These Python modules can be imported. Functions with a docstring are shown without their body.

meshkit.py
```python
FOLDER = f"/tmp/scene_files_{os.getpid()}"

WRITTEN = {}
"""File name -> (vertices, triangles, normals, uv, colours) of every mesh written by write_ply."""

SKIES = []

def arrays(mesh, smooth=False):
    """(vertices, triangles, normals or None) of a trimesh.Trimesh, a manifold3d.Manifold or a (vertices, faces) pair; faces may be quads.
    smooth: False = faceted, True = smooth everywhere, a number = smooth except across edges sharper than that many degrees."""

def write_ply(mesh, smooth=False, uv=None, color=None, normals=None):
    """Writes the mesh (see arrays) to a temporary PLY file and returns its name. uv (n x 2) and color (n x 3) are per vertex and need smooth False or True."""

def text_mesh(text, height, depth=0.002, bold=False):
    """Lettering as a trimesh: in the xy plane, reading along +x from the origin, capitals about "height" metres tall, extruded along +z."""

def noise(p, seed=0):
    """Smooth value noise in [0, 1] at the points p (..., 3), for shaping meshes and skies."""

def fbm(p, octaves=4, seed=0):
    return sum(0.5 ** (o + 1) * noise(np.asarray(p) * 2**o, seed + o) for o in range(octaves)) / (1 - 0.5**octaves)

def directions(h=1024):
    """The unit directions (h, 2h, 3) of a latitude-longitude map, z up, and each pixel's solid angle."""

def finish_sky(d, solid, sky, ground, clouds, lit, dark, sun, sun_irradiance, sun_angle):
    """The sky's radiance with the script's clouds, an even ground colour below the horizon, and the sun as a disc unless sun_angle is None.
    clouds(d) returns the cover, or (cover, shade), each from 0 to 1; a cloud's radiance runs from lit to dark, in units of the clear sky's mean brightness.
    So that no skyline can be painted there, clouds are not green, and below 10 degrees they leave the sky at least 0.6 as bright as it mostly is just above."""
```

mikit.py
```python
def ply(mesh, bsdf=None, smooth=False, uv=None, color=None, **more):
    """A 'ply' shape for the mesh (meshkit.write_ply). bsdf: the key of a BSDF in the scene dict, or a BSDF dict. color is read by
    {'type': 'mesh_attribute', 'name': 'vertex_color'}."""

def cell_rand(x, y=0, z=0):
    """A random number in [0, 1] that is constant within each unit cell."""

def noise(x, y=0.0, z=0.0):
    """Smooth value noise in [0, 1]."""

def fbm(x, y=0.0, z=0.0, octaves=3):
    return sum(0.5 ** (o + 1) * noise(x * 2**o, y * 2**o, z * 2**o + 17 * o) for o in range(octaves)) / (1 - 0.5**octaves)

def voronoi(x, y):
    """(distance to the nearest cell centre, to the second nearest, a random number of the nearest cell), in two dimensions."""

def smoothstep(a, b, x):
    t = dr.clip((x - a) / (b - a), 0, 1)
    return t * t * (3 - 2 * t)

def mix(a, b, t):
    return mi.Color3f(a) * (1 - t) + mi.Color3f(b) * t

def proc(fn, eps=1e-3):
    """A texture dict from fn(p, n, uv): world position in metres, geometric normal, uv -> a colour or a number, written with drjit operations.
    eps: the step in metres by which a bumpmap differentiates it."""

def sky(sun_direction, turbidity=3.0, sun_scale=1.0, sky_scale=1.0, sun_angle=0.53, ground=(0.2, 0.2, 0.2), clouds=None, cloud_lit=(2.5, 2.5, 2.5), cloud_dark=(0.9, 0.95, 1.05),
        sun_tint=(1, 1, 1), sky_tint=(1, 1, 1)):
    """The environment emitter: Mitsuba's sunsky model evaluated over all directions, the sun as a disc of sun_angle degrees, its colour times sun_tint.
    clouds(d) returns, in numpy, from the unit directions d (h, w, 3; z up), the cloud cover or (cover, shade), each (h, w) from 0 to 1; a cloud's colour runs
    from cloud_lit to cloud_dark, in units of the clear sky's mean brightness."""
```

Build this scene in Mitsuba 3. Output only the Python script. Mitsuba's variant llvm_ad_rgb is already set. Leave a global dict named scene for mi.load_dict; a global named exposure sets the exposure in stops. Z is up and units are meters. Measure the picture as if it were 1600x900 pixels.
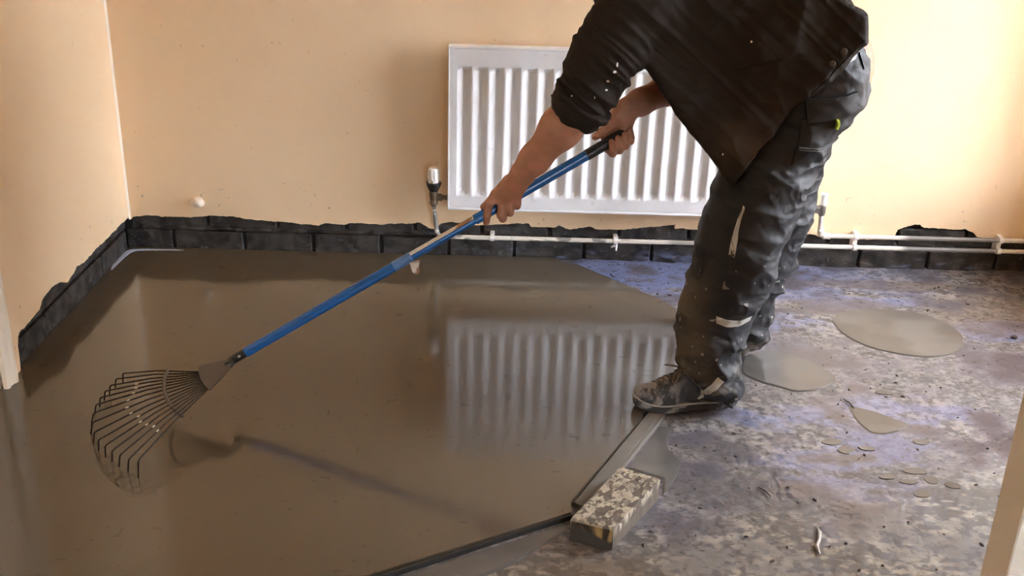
import math, numpy as np, trimesh, manifold3d as m3, mitsuba as mi, drjit as dr, shapely, shapely.geometry as sg
import mikit, meshkit
from mikit import noise, fbm, smoothstep, mix, proc, ply, cell_rand
T = mi.ScalarTransform4f
scene, labels = {}, {}

# ------------------------------------------------------------------ camera, sky, exposure
scene['camera'] = {'type': 'perspective', 'fov': 50.403, 'fov_axis': 'x', 'near_clip': 0.05,
                   'to_world': T().look_at(origin=[0, -4.003, 1.56], target=[0.0085, -3.0817, 1.1712], up=[-0.0262, 0.3891, 0.9208])}


def overcast(d):
    n = meshkit.fbm(d * [3.0, 3.0, 5.0] + 7, 4, 3)
    return np.clip(0.72 + 0.5 * n, 0, 1), np.clip(1.5 * n - 0.45, 0, 1)


scene['sky'] = mikit.sky((-0.75, 0.35, 0.56), turbidity=3.5, sun_scale=0.05, sky_scale=1.0, ground=(0.22, 0.21, 0.19), clouds=overcast,
                         cloud_lit=(2.2, 2.35, 2.62), cloud_dark=(1.25, 1.38, 1.6), sky_tint=(1, 1, 1))
exposure = 7.22

FZ = -0.014          # the old concrete floor; the poured screed's surface is z = 0
XL, XR = -1.46, 2.13  # left and right walls
CEIL = 2.42


# ------------------------------------------------------------------ helpers
def lab(key, label, category=None, group=None, kind=None):
    d = {'label': label} if label else {}
    if category: d['category'] = category
    if group: d['group'] = group
    if kind: d['kind'] = kind
    labels[key] = d


def key_for(name):
    if name not in scene: return name
    k = 1
    while f'{name}_{k:03d}' in scene: k += 1
    return f'{name}_{k:03d}'


def add(name, mesh, bsdf, smooth=False, **kw):
    k = key_for(name)
    scene[k] = ply(mesh, bsdf, smooth, **kw)
    return k


cat = trimesh.util.concatenate


def box(lo, hi):
    lo, hi = np.array(lo, float), np.array(hi, float)
    b = trimesh.creation.box(np.abs(hi - lo)); b.apply_translation((lo + hi) / 2); return b


def rbox(lo, hi, r):
    """A box with chamfered edges."""
    lo, hi = np.array(lo, float), np.array(hi, float)
    pts = []
    for ax in range(3):
        a = np.full(3, r); a[ax] = 0
        for s in np.ndindex(2, 2, 2):
            c = np.where(s, hi, lo); pts.append(c - np.where(s, 1, -1) * a)
    return trimesh.convex.convex_hull(np.array(pts))


def tube(points, r, n=10, closed_ends=True):
    P = np.asarray(points, float); R = np.broadcast_to(np.asarray(r, float), (len(P),))
    tg = np.gradient(P, axis=0); tg /= np.linalg.norm(tg, axis=1, keepdims=True) + 1e-12
    u = np.cross(tg[0], [0, 0, 1] if abs(tg[0][2]) < 0.9 else [1, 0, 0]); u /= np.linalg.norm(u)
    V = []
    ang = np.arange(n) * 2 * np.pi / n
    for p, t, rr in zip(P, tg, R):
        u = u - t * (u @ t); u /= np.linalg.norm(u); w = np.cross(t, u)
        V.append(p + rr * (np.cos(ang)[:, None] * u + np.sin(ang)[:, None] * w))
    V = np.vstack(V); F = []
    for i in range(len(P) - 1):
        for j in range(n):
            a, b, c, d = i * n + j, i * n + (j + 1) % n, (i + 1) * n + (j + 1) % n, (i + 1) * n + j
            F += [[a, b, c], [a, c, d]]
    if closed_ends:
        V = np.vstack([V, P[0], P[-1]]); k = len(V)
        for j in range(n):
            F.append([k - 2, (j + 1) % n, j]); o = (len(P) - 1) * n; F.append([k - 1, o + j, o + (j + 1) % n])
    return trimesh.Trimesh(V, np.array(F), process=False)


def lathe(profile, origin=(0, 0, 0), axis=(0, 0, 1), n=28):
    m = trimesh.creation.revolve(np.array(profile, float), sections=n)
    m.apply_transform(trimesh.geometry.align_vectors([0, 0, 1], axis)); m.apply_translation(origin)
    if m.volume < 0: m.invert()
    return m


def extrude_xz(poly, y0, y1):
    """A polygon in x, z pushed from y0 to y1."""
    m = trimesh.creation.extrude_polygon(poly, y1 - y0, engine='earcut')
    v = m.vertices; m.vertices = np.stack([v[:, 0], y0 + v[:, 2], v[:, 1]], 1)
    if m.volume < 0: m.invert()
    return m


def extrude_yz(poly, x0, x1):
    m = trimesh.creation.extrude_polygon(poly, x1 - x0, engine='earcut')
    v = m.vertices; m.vertices = np.stack([x0 + v[:, 2], v[:, 0], v[:, 1]], 1)
    if m.volume < 0: m.invert()
    return m


def chaikin(pts, it=3, closed=True):
    p = np.array(pts, float)
    for _ in range(it):
        q = np.roll(p, -1, 0) if closed else p[1:]
        a = p if closed else p[:-1]
        p2 = np.empty((2 * len(a), 2)); p2[0::2] = .75 * a + .25 * q; p2[1::2] = .25 * a + .75 * q
        p = p2 if closed else np.vstack([p[:1], p2, p[-1:]])
    return p


def roughen(pts, step, amp, freq, seed, closed=False):
    """Resamples a polyline and pushes its points about with noise, for torn edges."""
    p = np.array(pts, float)
    if closed: p = np.vstack([p, p[:1]])
    l = np.r_[0, np.cumsum(np.linalg.norm(np.diff(p, axis=0), axis=1))]
    s = np.linspace(0, l[-1], int(l[-1] / step) + 2)
    q = np.stack([np.interp(s, l, p[:, 0]), np.interp(s, l, p[:, 1])], 1)
    if closed: q = q[:-1]
    n = np.stack([meshkit.fbm(np.c_[q * freq, np.full(len(q), seed + k * 9.3)], 3) - .5 for k in range(2)], 1)
    w = np.ones(len(q)) if closed else np.clip(np.minimum(s, l[-1] - s) / (3 * step), 0, 1)
    return q + 2 * amp * n * w[:, None]


def slab(poly, z0, z1, lip, steps=4):
    """A poured sheet with a rounded lip."""
    parts = []
    for i in range(steps):
        t = (i + .5) / steps
        g = poly.buffer(-lip * (1 - math.sqrt(max(0, 1 - t * t))))
        for q in getattr(g, 'geoms', [g]):
            if q.is_empty or q.area < 1e-6: continue
            a, b = z0 + (z1 - z0) * i / steps, z0 + (z1 - z0) * (i + 1) / steps
            m = trimesh.creation.extrude_polygon(q, b - a, engine='earcut'); m.apply_translation([0, 0, a]); parts.append(m)
    return cat(parts)


# signed distances and naive surface nets for the organic shapes
def cone(P, a, b, ra, rb):
    a, b = np.asarray(a, np.float32), np.asarray(b, np.float32); ab = b - a
    t = np.clip((P - a) @ ab / (ab @ ab + 1e-12), 0, 1)
    return np.linalg.norm(P - a - t[:, None] * ab, axis=1) - (ra + t * (rb - ra))


def ell(P, c, r, R=None):
    q = P - np.asarray(c, np.float32)
    if R is not None: q = q @ np.asarray(R, np.float32)
    r = np.asarray(r, np.float32)
    k0 = np.linalg.norm(q / r, axis=1); k1 = np.linalg.norm(q / (r * r), axis=1) + 1e-9
    return k0 * (k0 - 1) / k1


def smin(a, b, k):
    h = np.maximum(k - np.abs(a - b), 0) / k
    return np.minimum(a, b) - h * h * k / 4


def chain(P, pts, k=.0):
    d = None
    for (a, ra), (b, rb) in zip(pts[:-1], pts[1:]):
        e = cone(P, a, b, ra, rb); d = e if d is None else (smin(d, e, k) if k else np.minimum(d, e))
    return d


def nets(f, lo, hi, h):
    lo = np.array(lo, float); n = np.ceil((np.array(hi) - lo) / h).astype(int) + 1
    ax = [(lo[i] + h * np.arange(n[i])).astype(np.float32) for i in range(3)]
    v = np.empty(n, np.float32)
    step = max(1, int(1.5e6 // (n[1] * n[2])))
    for i in range(0, n[0], step):
        g = np.stack(np.meshgrid(ax[0][i:i + step], ax[1], ax[2], indexing='ij'), -1).reshape(-1, 3)
        v[i:i + step] = f(g).reshape(-1, n[1], n[2])
    ins = v < 0
    c = [ins[a:n[0] - 1 + a, b:n[1] - 1 + b, d:n[2] - 1 + d] for a, b, d in np.ndindex(2, 2, 2)]
    s = sum(x.astype(np.int8) for x in c)
    cell = np.argwhere((s > 0) & (s < 8))
    acc = np.zeros((len(cell), 3)); cnt = np.zeros(len(cell))
    for a in np.ndindex(2, 2, 2):
        for k in range(3):
            if a[k]: continue
            b = list(a); b[k] = 1
            ia, ib = tuple((cell + a).T), tuple((cell + b).T)
            va, vb = v[ia], v[ib]; on = (va < 0) != (vb < 0)
            t = np.where(on, va / np.where(on, va - vb, 1), 0)
            p = np.array(a, float) + np.eye(3)[k] * t[:, None]
            acc[on] += p[on]; cnt[on] += 1
    V = lo + h * (cell + acc / cnt[:, None])
    idx = -np.ones(n - 1, np.int64); idx[tuple(cell.T)] = np.arange(len(cell))
    F = []
    for k in range(3):
        u, w = [(1, 2), (2, 0), (0, 1)][k]
        sl0 = [slice(None)] * 3; sl1 = [slice(None)] * 3
        sl0[k], sl1[k] = slice(0, -1), slice(1, None)
        for q in (u, w): sl0[q] = sl1[q] = slice(1, -1)
        A, B = ins[tuple(sl0)], ins[tuple(sl1)]
        for flip in (0, 1):
            e = np.argwhere(B & ~A if flip else A & ~B)
            if not len(e): continue
            e[:, u] += 1; e[:, w] += 1
            du, dw = np.eye(3, dtype=int)[u], np.eye(3, dtype=int)[w]
            q = np.stack([idx[tuple((e - x).T)] for x in (0 * du, du, du + dw, dw)], 1)
            if flip: q = q[:, ::-1]
            F += [q[:, [0, 1, 2]], q[:, [0, 2, 3]]]
    m = trimesh.Trimesh(V, np.vstack(F), process=False)
    if m.volume < 0: m.invert()
    return m


def displace(m, fn):
    m = m.copy(); m.vertices = m.vertices + m.vertex_normals * fn(np.array(m.vertices))[:, None]; return m


def folds(V, A, freq, seed):
    """Ridged, stretched noise for the creases of cloth; A maps points into the noise's own axes."""
    q = V @ np.array(A, float).T * freq
    w = meshkit.fbm(q * .6 + 31, 2, seed + 5) * 1.6
    r = 1 - np.abs(2 * meshkit.noise(q + w[:, None], seed) - 1)
    r2 = 1 - np.abs(2 * meshkit.noise(q * 2.1 + w[:, None] * 1.3 + 9, seed + 1) - 1)
    return .7 * r ** 2.2 + .3 * r2 ** 2.2 - .4


def relax(m, it=2, lam=.5, mu=-.52):
    """Taubin smoothing with even weights."""
    e = m.edges_unique; v = np.array(m.vertices); n = len(v)
    cnt = np.bincount(e.ravel(), minlength=n)[:, None].astype(float)
    for _ in range(it):
        for w in (lam, mu):
            acc = np.zeros_like(v); np.add.at(acc, e[:, 0], v[e[:, 1]]); np.add.at(acc, e[:, 1], v[e[:, 0]])
            v = v + w * (acc / np.maximum(cnt, 1) - v)
    m = m.copy(); m.vertices = v; return m


def to_manifold(m):
    return m3.Manifold(m3.Mesh(vert_properties=np.asarray(m.vertices, np.float32), tri_verts=np.asarray(m.faces, np.uint32)))


def union(ms):
    try:
        out = m3.Manifold.batch_boolean([to_manifold(m) for m in ms], m3.OpType.Add).to_mesh()
        r = trimesh.Trimesh(out.vert_properties[:, :3], out.tri_verts, process=False)
        if len(r.faces) > 100: return r
    except Exception:
        pass
    return cat(ms)


# ------------------------------------------------------------------ materials
def mat(name, d, two=True):
    scene[name] = {'type': 'twosided', 'bsdf': d} if two else d


def plain(name, rgb, rough=.5, metal=0., spec=.5, **kw):
    mat(name, {'type': 'principled', 'base_color': {'type': 'rgb', 'value': list(rgb)}, 'roughness': rough, 'metallic': metal, 'specular': spec, **kw})


def textured(name, fn, rough=.5, bump=None, scale=.001, eps=1e-3, metal=0., spec=.5, **kw):
    d = {'type': 'principled', 'base_color': proc(fn), 'roughness': proc(rough) if callable(rough) else rough, 'metallic': metal, 'specular': spec, **kw}
    if bump: d = {'type': 'bumpmap', 'arbitrary': proc(bump, eps), 'scale': scale, 'bsdf': d}
    mat(name, d)


def paint_col(p, n, uv):
    x, y, z = p.x + p.y * .77, p.y * .3, p.z
    big = fbm(x * 2.1 + 3, z * 1.7, y, 3)
    c = mix((.79, .585, .368), (.83, .635, .415), big)
    sp = noise(x * 60, z * 60, y * 30)
    c = mix(c, (.42, .30, .2), smoothstep(.965, .985, sp) * .5)
    # splashes and scuffs low on the wall
    low = smoothstep(.45, .12, z) * smoothstep(.88, .93, noise(x * 75, z * 75, 3.3))
    c = mix(c, (.22, .19, .17), low * .8)
    return c


def paint_bump(p, n, uv):
    x = p.x + p.y
    return fbm(x * 9, p.z * 9, 0, 2) + .12 * fbm(x * 120, p.z * 120, 5, 2)


textured('m_paint', paint_col, rough=.55, bump=paint_bump, scale=.0025, eps=.002, spec=.4)


def tar_col(p, n, uv):
    x = p.x + p.y
    f = fbm(x * 22, p.z * 22, p.y * 9, 4)
    c = mix((.019, .0175, .016), (.052, .047, .043), smoothstep(.25, .75, f))
    c = mix(c, (.16, .14, .125), smoothstep(.88, .96, noise(x * 90, p.z * 140, 2)) * .5)
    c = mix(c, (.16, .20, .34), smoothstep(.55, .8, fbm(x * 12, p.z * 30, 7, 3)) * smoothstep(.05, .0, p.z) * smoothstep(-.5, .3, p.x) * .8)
    return c


def tar_bump(p, n, uv): return fbm((p.x + p.y) * 38, p.z * 45, p.y * 20, 4)


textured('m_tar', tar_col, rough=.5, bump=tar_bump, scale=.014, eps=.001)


def screed_col(p, n, uv):
    f = fbm(p.x * 1.6 + 4, p.y * 2.2, 0, 3)
    c = mix((.078, .060, .037), (.094, .073, .047), f)
    fresh = smoothstep(-.5, .9, p.x + .25 * (f - .5))
    c = mix(c, (.115, .103, .088), fresh * .75)
    return mix(c, (.03, .024, .018), smoothstep(.925, .96, noise(p.x * 55, p.y * 55, 1)) * .5)


def screed_bump(p, n, uv):
    near = dr.exp(-(dr.square((p.x - .05) / .55) + dr.square((p.y + 1.15) / .42)))
    slow = fbm(p.x * 5, p.y * 7, 2, 2) * .35
    return slow + near * noise(p.x * 150, p.y * 120, 4) * .10


textured('m_screed', screed_col, rough=.11, bump=screed_bump, scale=.0009, eps=.0016, spec=.95)


def leak_col(p, n, uv):
    f = fbm(p.x * 7, p.y * 7, 3, 3)
    return mix((.088, .084, .076), (.122, .118, .110), smoothstep(.3, .7, f))


textured('m_leak', leak_col, rough=.22, spec=.9)


def floor_masks(p):
    big = fbm(p.x * 2.3 + 2, p.y * 2.6 + 5, 0, 3)
    mid = fbm(p.x * 9, p.y * 12, 1, 4)
    fine = fbm(p.x * 45, p.y * 60, 2, 3)
    return big, mid, fine


def blobs(p, spots, mid):
    """Soft ragged patches: (x, y, half width, half depth)."""
    m = mi.Float(0)
    for x, y, a, b in spots:
        m = dr.maximum(m, 1 - dr.sqrt(dr.square((p.x - x) / a) + dr.square((p.y - y) / b)))
    return smoothstep(-.10, .40, m + 1.5 * (mid - .5))


SKY_SHEEN = [(.86, -1.47, .20, .13), (1.06, -1.36, .22, .13), (.86, -1.20, .24, .10), (1.22, -1.14, .25, .12), (1.08, -1.63, .22, .16), (.98, -.52, .22, .10), (1.28, -.32, .35, .07), (.42, -.20, .34, .12), (1.75, -.55, .2, .12), (.94, -1.78, .2, .10)]  # blue sky highlights painted into the floor colour
DAMP = [(.62, -1.38, .15, .10), (.52, -1.56, .14, .11), (.70, -1.60, .20, .12)]
WARM = [(1.23, -.36, .3, .10), (1.8, -.40, .35, .22), (1.5, -.15, .5, .06)]


def floor_col(p, n, uv):
    big, mid, fine = floor_masks(p)
    vf = noise(p.x * 130, p.y * 170, 6)
    c = mix((.09, .083, .08), (.25, .235, .225), smoothstep(.28, .72, .38 * mid + .37 * fine + .25 * vf))
    c = mix(c, (.30, .275, .25), smoothstep(.46, .62, big) * smoothstep(.4, .62, fine) * .6)
    # blue highlights painted in broad patches, and a bluish tint along the wall
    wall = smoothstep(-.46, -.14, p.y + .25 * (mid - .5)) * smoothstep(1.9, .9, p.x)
    film = blobs(p, SKY_SHEEN, mid)
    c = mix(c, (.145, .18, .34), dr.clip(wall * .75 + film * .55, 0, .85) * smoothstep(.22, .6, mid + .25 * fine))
    c = mix(c, (.145, .115, .085), blobs(p, WARM, mid) * .6)
    # dry, dirty band near the block with cream patches in it
    dry = smoothstep(-1.66, -1.86, p.y + .3 * (big - .5) - .30 * (p.x - .5))
    d = mix((.10, .08, .055), (.34, .295, .215), smoothstep(.44, .62, .55 * fine + .45 * mid))
    c = mix(c, d, dry * .85)
    c = mix(c, (.075, .068, .073), blobs(p, DAMP, mid) * .65)
    grit = smoothstep(.80, .90, noise(p.x * 75, p.y * 95, 4))
    c = mix(c, (.06, .05, .045), grit * .6)
    brown = dr.exp(-(dr.square((p.x - .22) / .16) + dr.square((p.y + 1.95) / .07)))
    return mix(c, (.10, .06, .025), brown * .7)


def floor_rough(p, n, uv):
    big, mid, fine = floor_masks(p)
    dry = smoothstep(-1.66, -1.86, p.y + .3 * (big - .5) - .30 * (p.x - .5))
    wet = dr.maximum(blobs(p, SKY_SHEEN, mid), smoothstep(-.46, -.14, p.y + .25 * (mid - .5)))
    r = .50 - .27 * wet - .08 * smoothstep(.34, .58, mid)
    return r * (1 - dry) + .62 * dry


def floor_bump(p, n, uv):
    return .6 * fbm(p.x * 14, p.y * 14, 0, 2) + .45 * fbm(p.x * 60, p.y * 60, 2, 3)


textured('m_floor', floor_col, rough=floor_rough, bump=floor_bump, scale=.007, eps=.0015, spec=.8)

plain('m_white', (.80, .80, .79), .3)


def rad_col(p, n, uv):
    return mix((.75, .75, .755), (.5, .47, .42), smoothstep(.955, .98, noise(p.x * 60, p.z * 60, 1)) * .5)


textured('m_radiator', rad_col, rough=.28)
plain('m_trim', (.86, .77, .63), .35)


def pipe_col(p, n, uv):
    dirt = smoothstep(.52, .62, fbm(p.x * 17, p.z * 30, 4, 3))
    bare = smoothstep(1.52, 1.58, p.x) * smoothstep(1.95, 1.90, p.x) + smoothstep(.62, .66, p.x) * smoothstep(.82, .76, p.x) * .6
    c = mix((.74, .70, .62), (.16, .15, .14), dirt * smoothstep(.55, .5, p.x) * .8)
    return mix(c, (.10, .095, .095), dr.clip(bare, 0, 1) * .85)


textured('m_pipe', pipe_col, rough=.4)
plain('m_plastic', (.86, .85, .82), .3)
plain('m_black', (.018, .018, .018), .4)
plain('m_brass', (.17, .13, .085), .45, .5)
plain('m_chrome', (.30, .29, .28), .35, .9)
plain('m_blue', (.006, .105, .36), .22, 0., .6, clearcoat=.4)
plain('m_blue_pale', (.10, .22, .46), .35)
plain('m_steel', (.022, .016, .011), .55, 0., .3)
plain('m_steel_bright', (.42, .36, .26), .35, .3)


def tape_col(p, n, uv):
    f = fbm(p.x * 25, p.z * 25, p.y * 25, 3)
    return mix((.72, .66, .58), (.32, .18, .10), smoothstep(.52, .66, f))


textured('m_tape', tape_col, rough=.5)


def skin_col(p, n, uv):
    f = fbm(p.x * 30, p.y * 30, p.z * 30, 3)
    c = mix((.36, .155, .082), (.46, .22, .125), f)
    return mix(c, (.5, .19, .13), smoothstep(.55, .75, noise(p.x * 38, p.y * 38, p.z * 38)) * .4)


textured('m_skin', skin_col, rough=.48, bump=lambda p, n, uv: fbm(p.x * 260, p.y * 260, p.z * 260, 2), scale=.0012, eps=.0006)
plain('m_nail', (.52, .30, .22), .3)


def cloth_bump(p, n, uv):
    a, b, c = p.x * .8 + p.z * .5, p.y, p.z * .9 - p.x * .4
    w = fbm(p.x * 9, p.y * 9, p.z * 9, 2)
    r = 1 - dr.abs(2 * noise(a * 11 + w * 2, b * 8, c * 24 + w * 2) - 1)
    return r * r * .8 + .10 * fbm(p.x * 80, p.y * 80, p.z * 80, 2)


def shirt_col(p, n, uv):
    f = fbm(p.x * 9, p.y * 9, p.z * 9, 3)
    c = mix((.0165, .0120, .0085), (.0275, .020, .0145), f)
    pale_tip = smoothstep(.45, .75, fbm(p.x * 5 + 3, p.y * 5, p.z * 5, 4)) * smoothstep(1.02, .70, p.z) * smoothstep(.45, .6, p.x)  # lighter brown patches towards the low tip
    c = mix(c, (.085, .060, .040), pale_tip * .85)
    return c


textured('m_shirt', shirt_col, rough=.75, bump=cloth_bump, scale=.007, eps=.001, spec=.2)
plain('m_splash', (.62, .58, .52), .6)


def trouser_col(p, n, uv):
    f = fbm(p.x * 8, p.y * 8, p.z * 8, 3)
    c = mix((.0085, .0083, .0092), (.0165, .0162, .018), f)
    # dried mud and screed on the shins and knees
    mud = smoothstep(.40, .66, fbm(p.x * 7 + 1, p.y * 7, p.z * 6, 4)) * smoothstep(.72, .45, p.z) * smoothstep(.66, .54, p.x + .12 * p.z)
    c = mix(c, (.115, .082, .045), mud * .85)
    spot = smoothstep(.84, .93, noise(p.x * 70, p.y * 70, p.z * 60)) * smoothstep(.55, .3, p.z)
    c = mix(c, (.36, .32, .27), spot * .6)
    cuff = smoothstep(.22, .06, p.z) * smoothstep(.5, .72, fbm(p.x * 22, p.y * 22, p.z * 22, 3))
    return mix(c, (.22, .20, .17), cuff * .55)


textured('m_trousers', trouser_col, rough=.62, bump=cloth_bump, scale=.008, eps=.001, spec=.5)


def strip_col(p, n, uv):
    return mix((.50, .51, .49), (.28, .26, .22), smoothstep(.5, .75, fbm(p.x * 40, p.y * 40, p.z * 40, 3)))


textured('m_strip', strip_col, rough=.4)


def shoe_col(p, n, uv):
    f = fbm(p.x * 22, p.y * 22, p.z * 22, 4)
    c = mix((.018, .017, .016), (.045, .042, .04), f)
    toe = smoothstep(.56, .47, p.x) * smoothstep(.42, .66, fbm(p.x * 60, p.y * 60, p.z * 30 + 2, 4) + .05 * smoothstep(.5, .42, p.x))
    return mix(c, (.30, .27, .24), toe * .75)


textured('m_shoe', shoe_col, rough=.55, bump=lambda p, n, uv: fbm(p.x * 90, p.y * 90, p.z * 90, 3), scale=.003, eps=.001)


def sole_col(p, n, uv):
    return mix((.03, .028, .026), (.26, .24, .21), smoothstep(.46, .66, fbm(p.x * 26, p.y * 26, p.z * 40, 4)) * .8)


textured('m_sole', sole_col, rough=.6)
plain('m_lace', (.13, .095, .06), .7)


def block_col(p, n, uv):
    u = p.x * .53 + p.y * .85
    v = p.x * .85 - p.y * .53
    m = fbm(u * 44, v * 70, p.z * 30, 4)
    paint = smoothstep(.475, .525, m + .13 * smoothstep(-1.24, -1.12, u) + .05 * smoothstep(-1.38, -1.44, u))
    c = mix((.095, .073, .052), (.155, .125, .095), fbm(u * 60, v * 60, 2, 3))
    cream = mix((.33, .28, .20), (.50, .44, .33), fbm(u * 50, v * 50, 9, 2))
    c = mix(c, cream, paint * smoothstep(.015, .040, p.z + .02 * (m - .5)) * (.45 + .55 * smoothstep(.40, .52, fbm(u * 100, v * 130, 4, 2))))
    return c


textured('m_block', block_col, rough=.7, bump=lambda p, n, uv: fbm(p.x * 70, p.y * 70, p.z * 70, 3), scale=.006, eps=.001)


def grain_col(p, n, uv):
    # end grain: rays fanning from a pith below the end
    s = (p.x - .246) * .86 - (p.y + 1.87) * .5
    a = dr.atan2(s, p.z + .035)
    r = dr.sqrt(dr.square(s) + dr.square(p.z + .035))
    ray = noise(a * 9, r * 14, 3)
    c = mix((.035, .025, .014), (.34, .215, .075), smoothstep(.35, .75, ray) * smoothstep(.022, .05, r))
    return mix(c, (.05, .042, .034), smoothstep(.018, .006, p.z + .3 * s))


textured('m_endgrain', grain_col, rough=.7)


def batten_col(p, n, uv):
    f = fbm(p.x * 14, p.y * 14, 3, 3)
    return mix((.15, .135, .112), (.20, .185, .16), f)


textured('m_batten', batten_col, rough=.75, spec=.2)
plain('m_edge', (.022, .021, .018), .5)
plain('m_hair', (.05, .03, .018), .6)
plain('m_eye', (.8, .8, .8), .1)
plain('m_yellow', (.50, .60, .06), .5)
plain('m_vest', (.70, .74, .78), .8)
plain('m_ceiling', (.66, .63, .58), .8)
plain('m_frame', (.85, .85, .85), .3)
scene['m_glass'] = {'type': 'thindielectric'}
plain('m_sheen', (.50, .55, .66), .15)
plain('m_grit', (.05, .042, .036), .7)
plain('m_scrap', (.45, .43, .40), .25)

# ------------------------------------------------------------------ the room
rng = np.random.default_rng(5)
# old concrete floor, gently uneven
gx, gy = np.meshgrid(np.linspace(XL - .1, XR + .1, 150), np.linspace(-5.3, .1, 220), indexing='ij')
q = np.stack([gx, gy, 0 * gx], -1)
gz = FZ + .0016 * (meshkit.fbm(q * 5, 3, 2) - .5) - .0006 + .012 * np.clip((gy + .05) / .06, 0, 1) * meshkit.fbm(q * 12, 3, 8)
i = np.arange(150 * 220).reshape(150, 220)
fq = np.stack([i[:-1, :-1], i[1:, :-1], i[1:, 1:], i[:-1, 1:]], -1).reshape(-1, 4)
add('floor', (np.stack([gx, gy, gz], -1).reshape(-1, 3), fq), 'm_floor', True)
lab('floor', 'old rough concrete floor, damp, with blue sheen painted into its colour', kind='structure')

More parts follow.
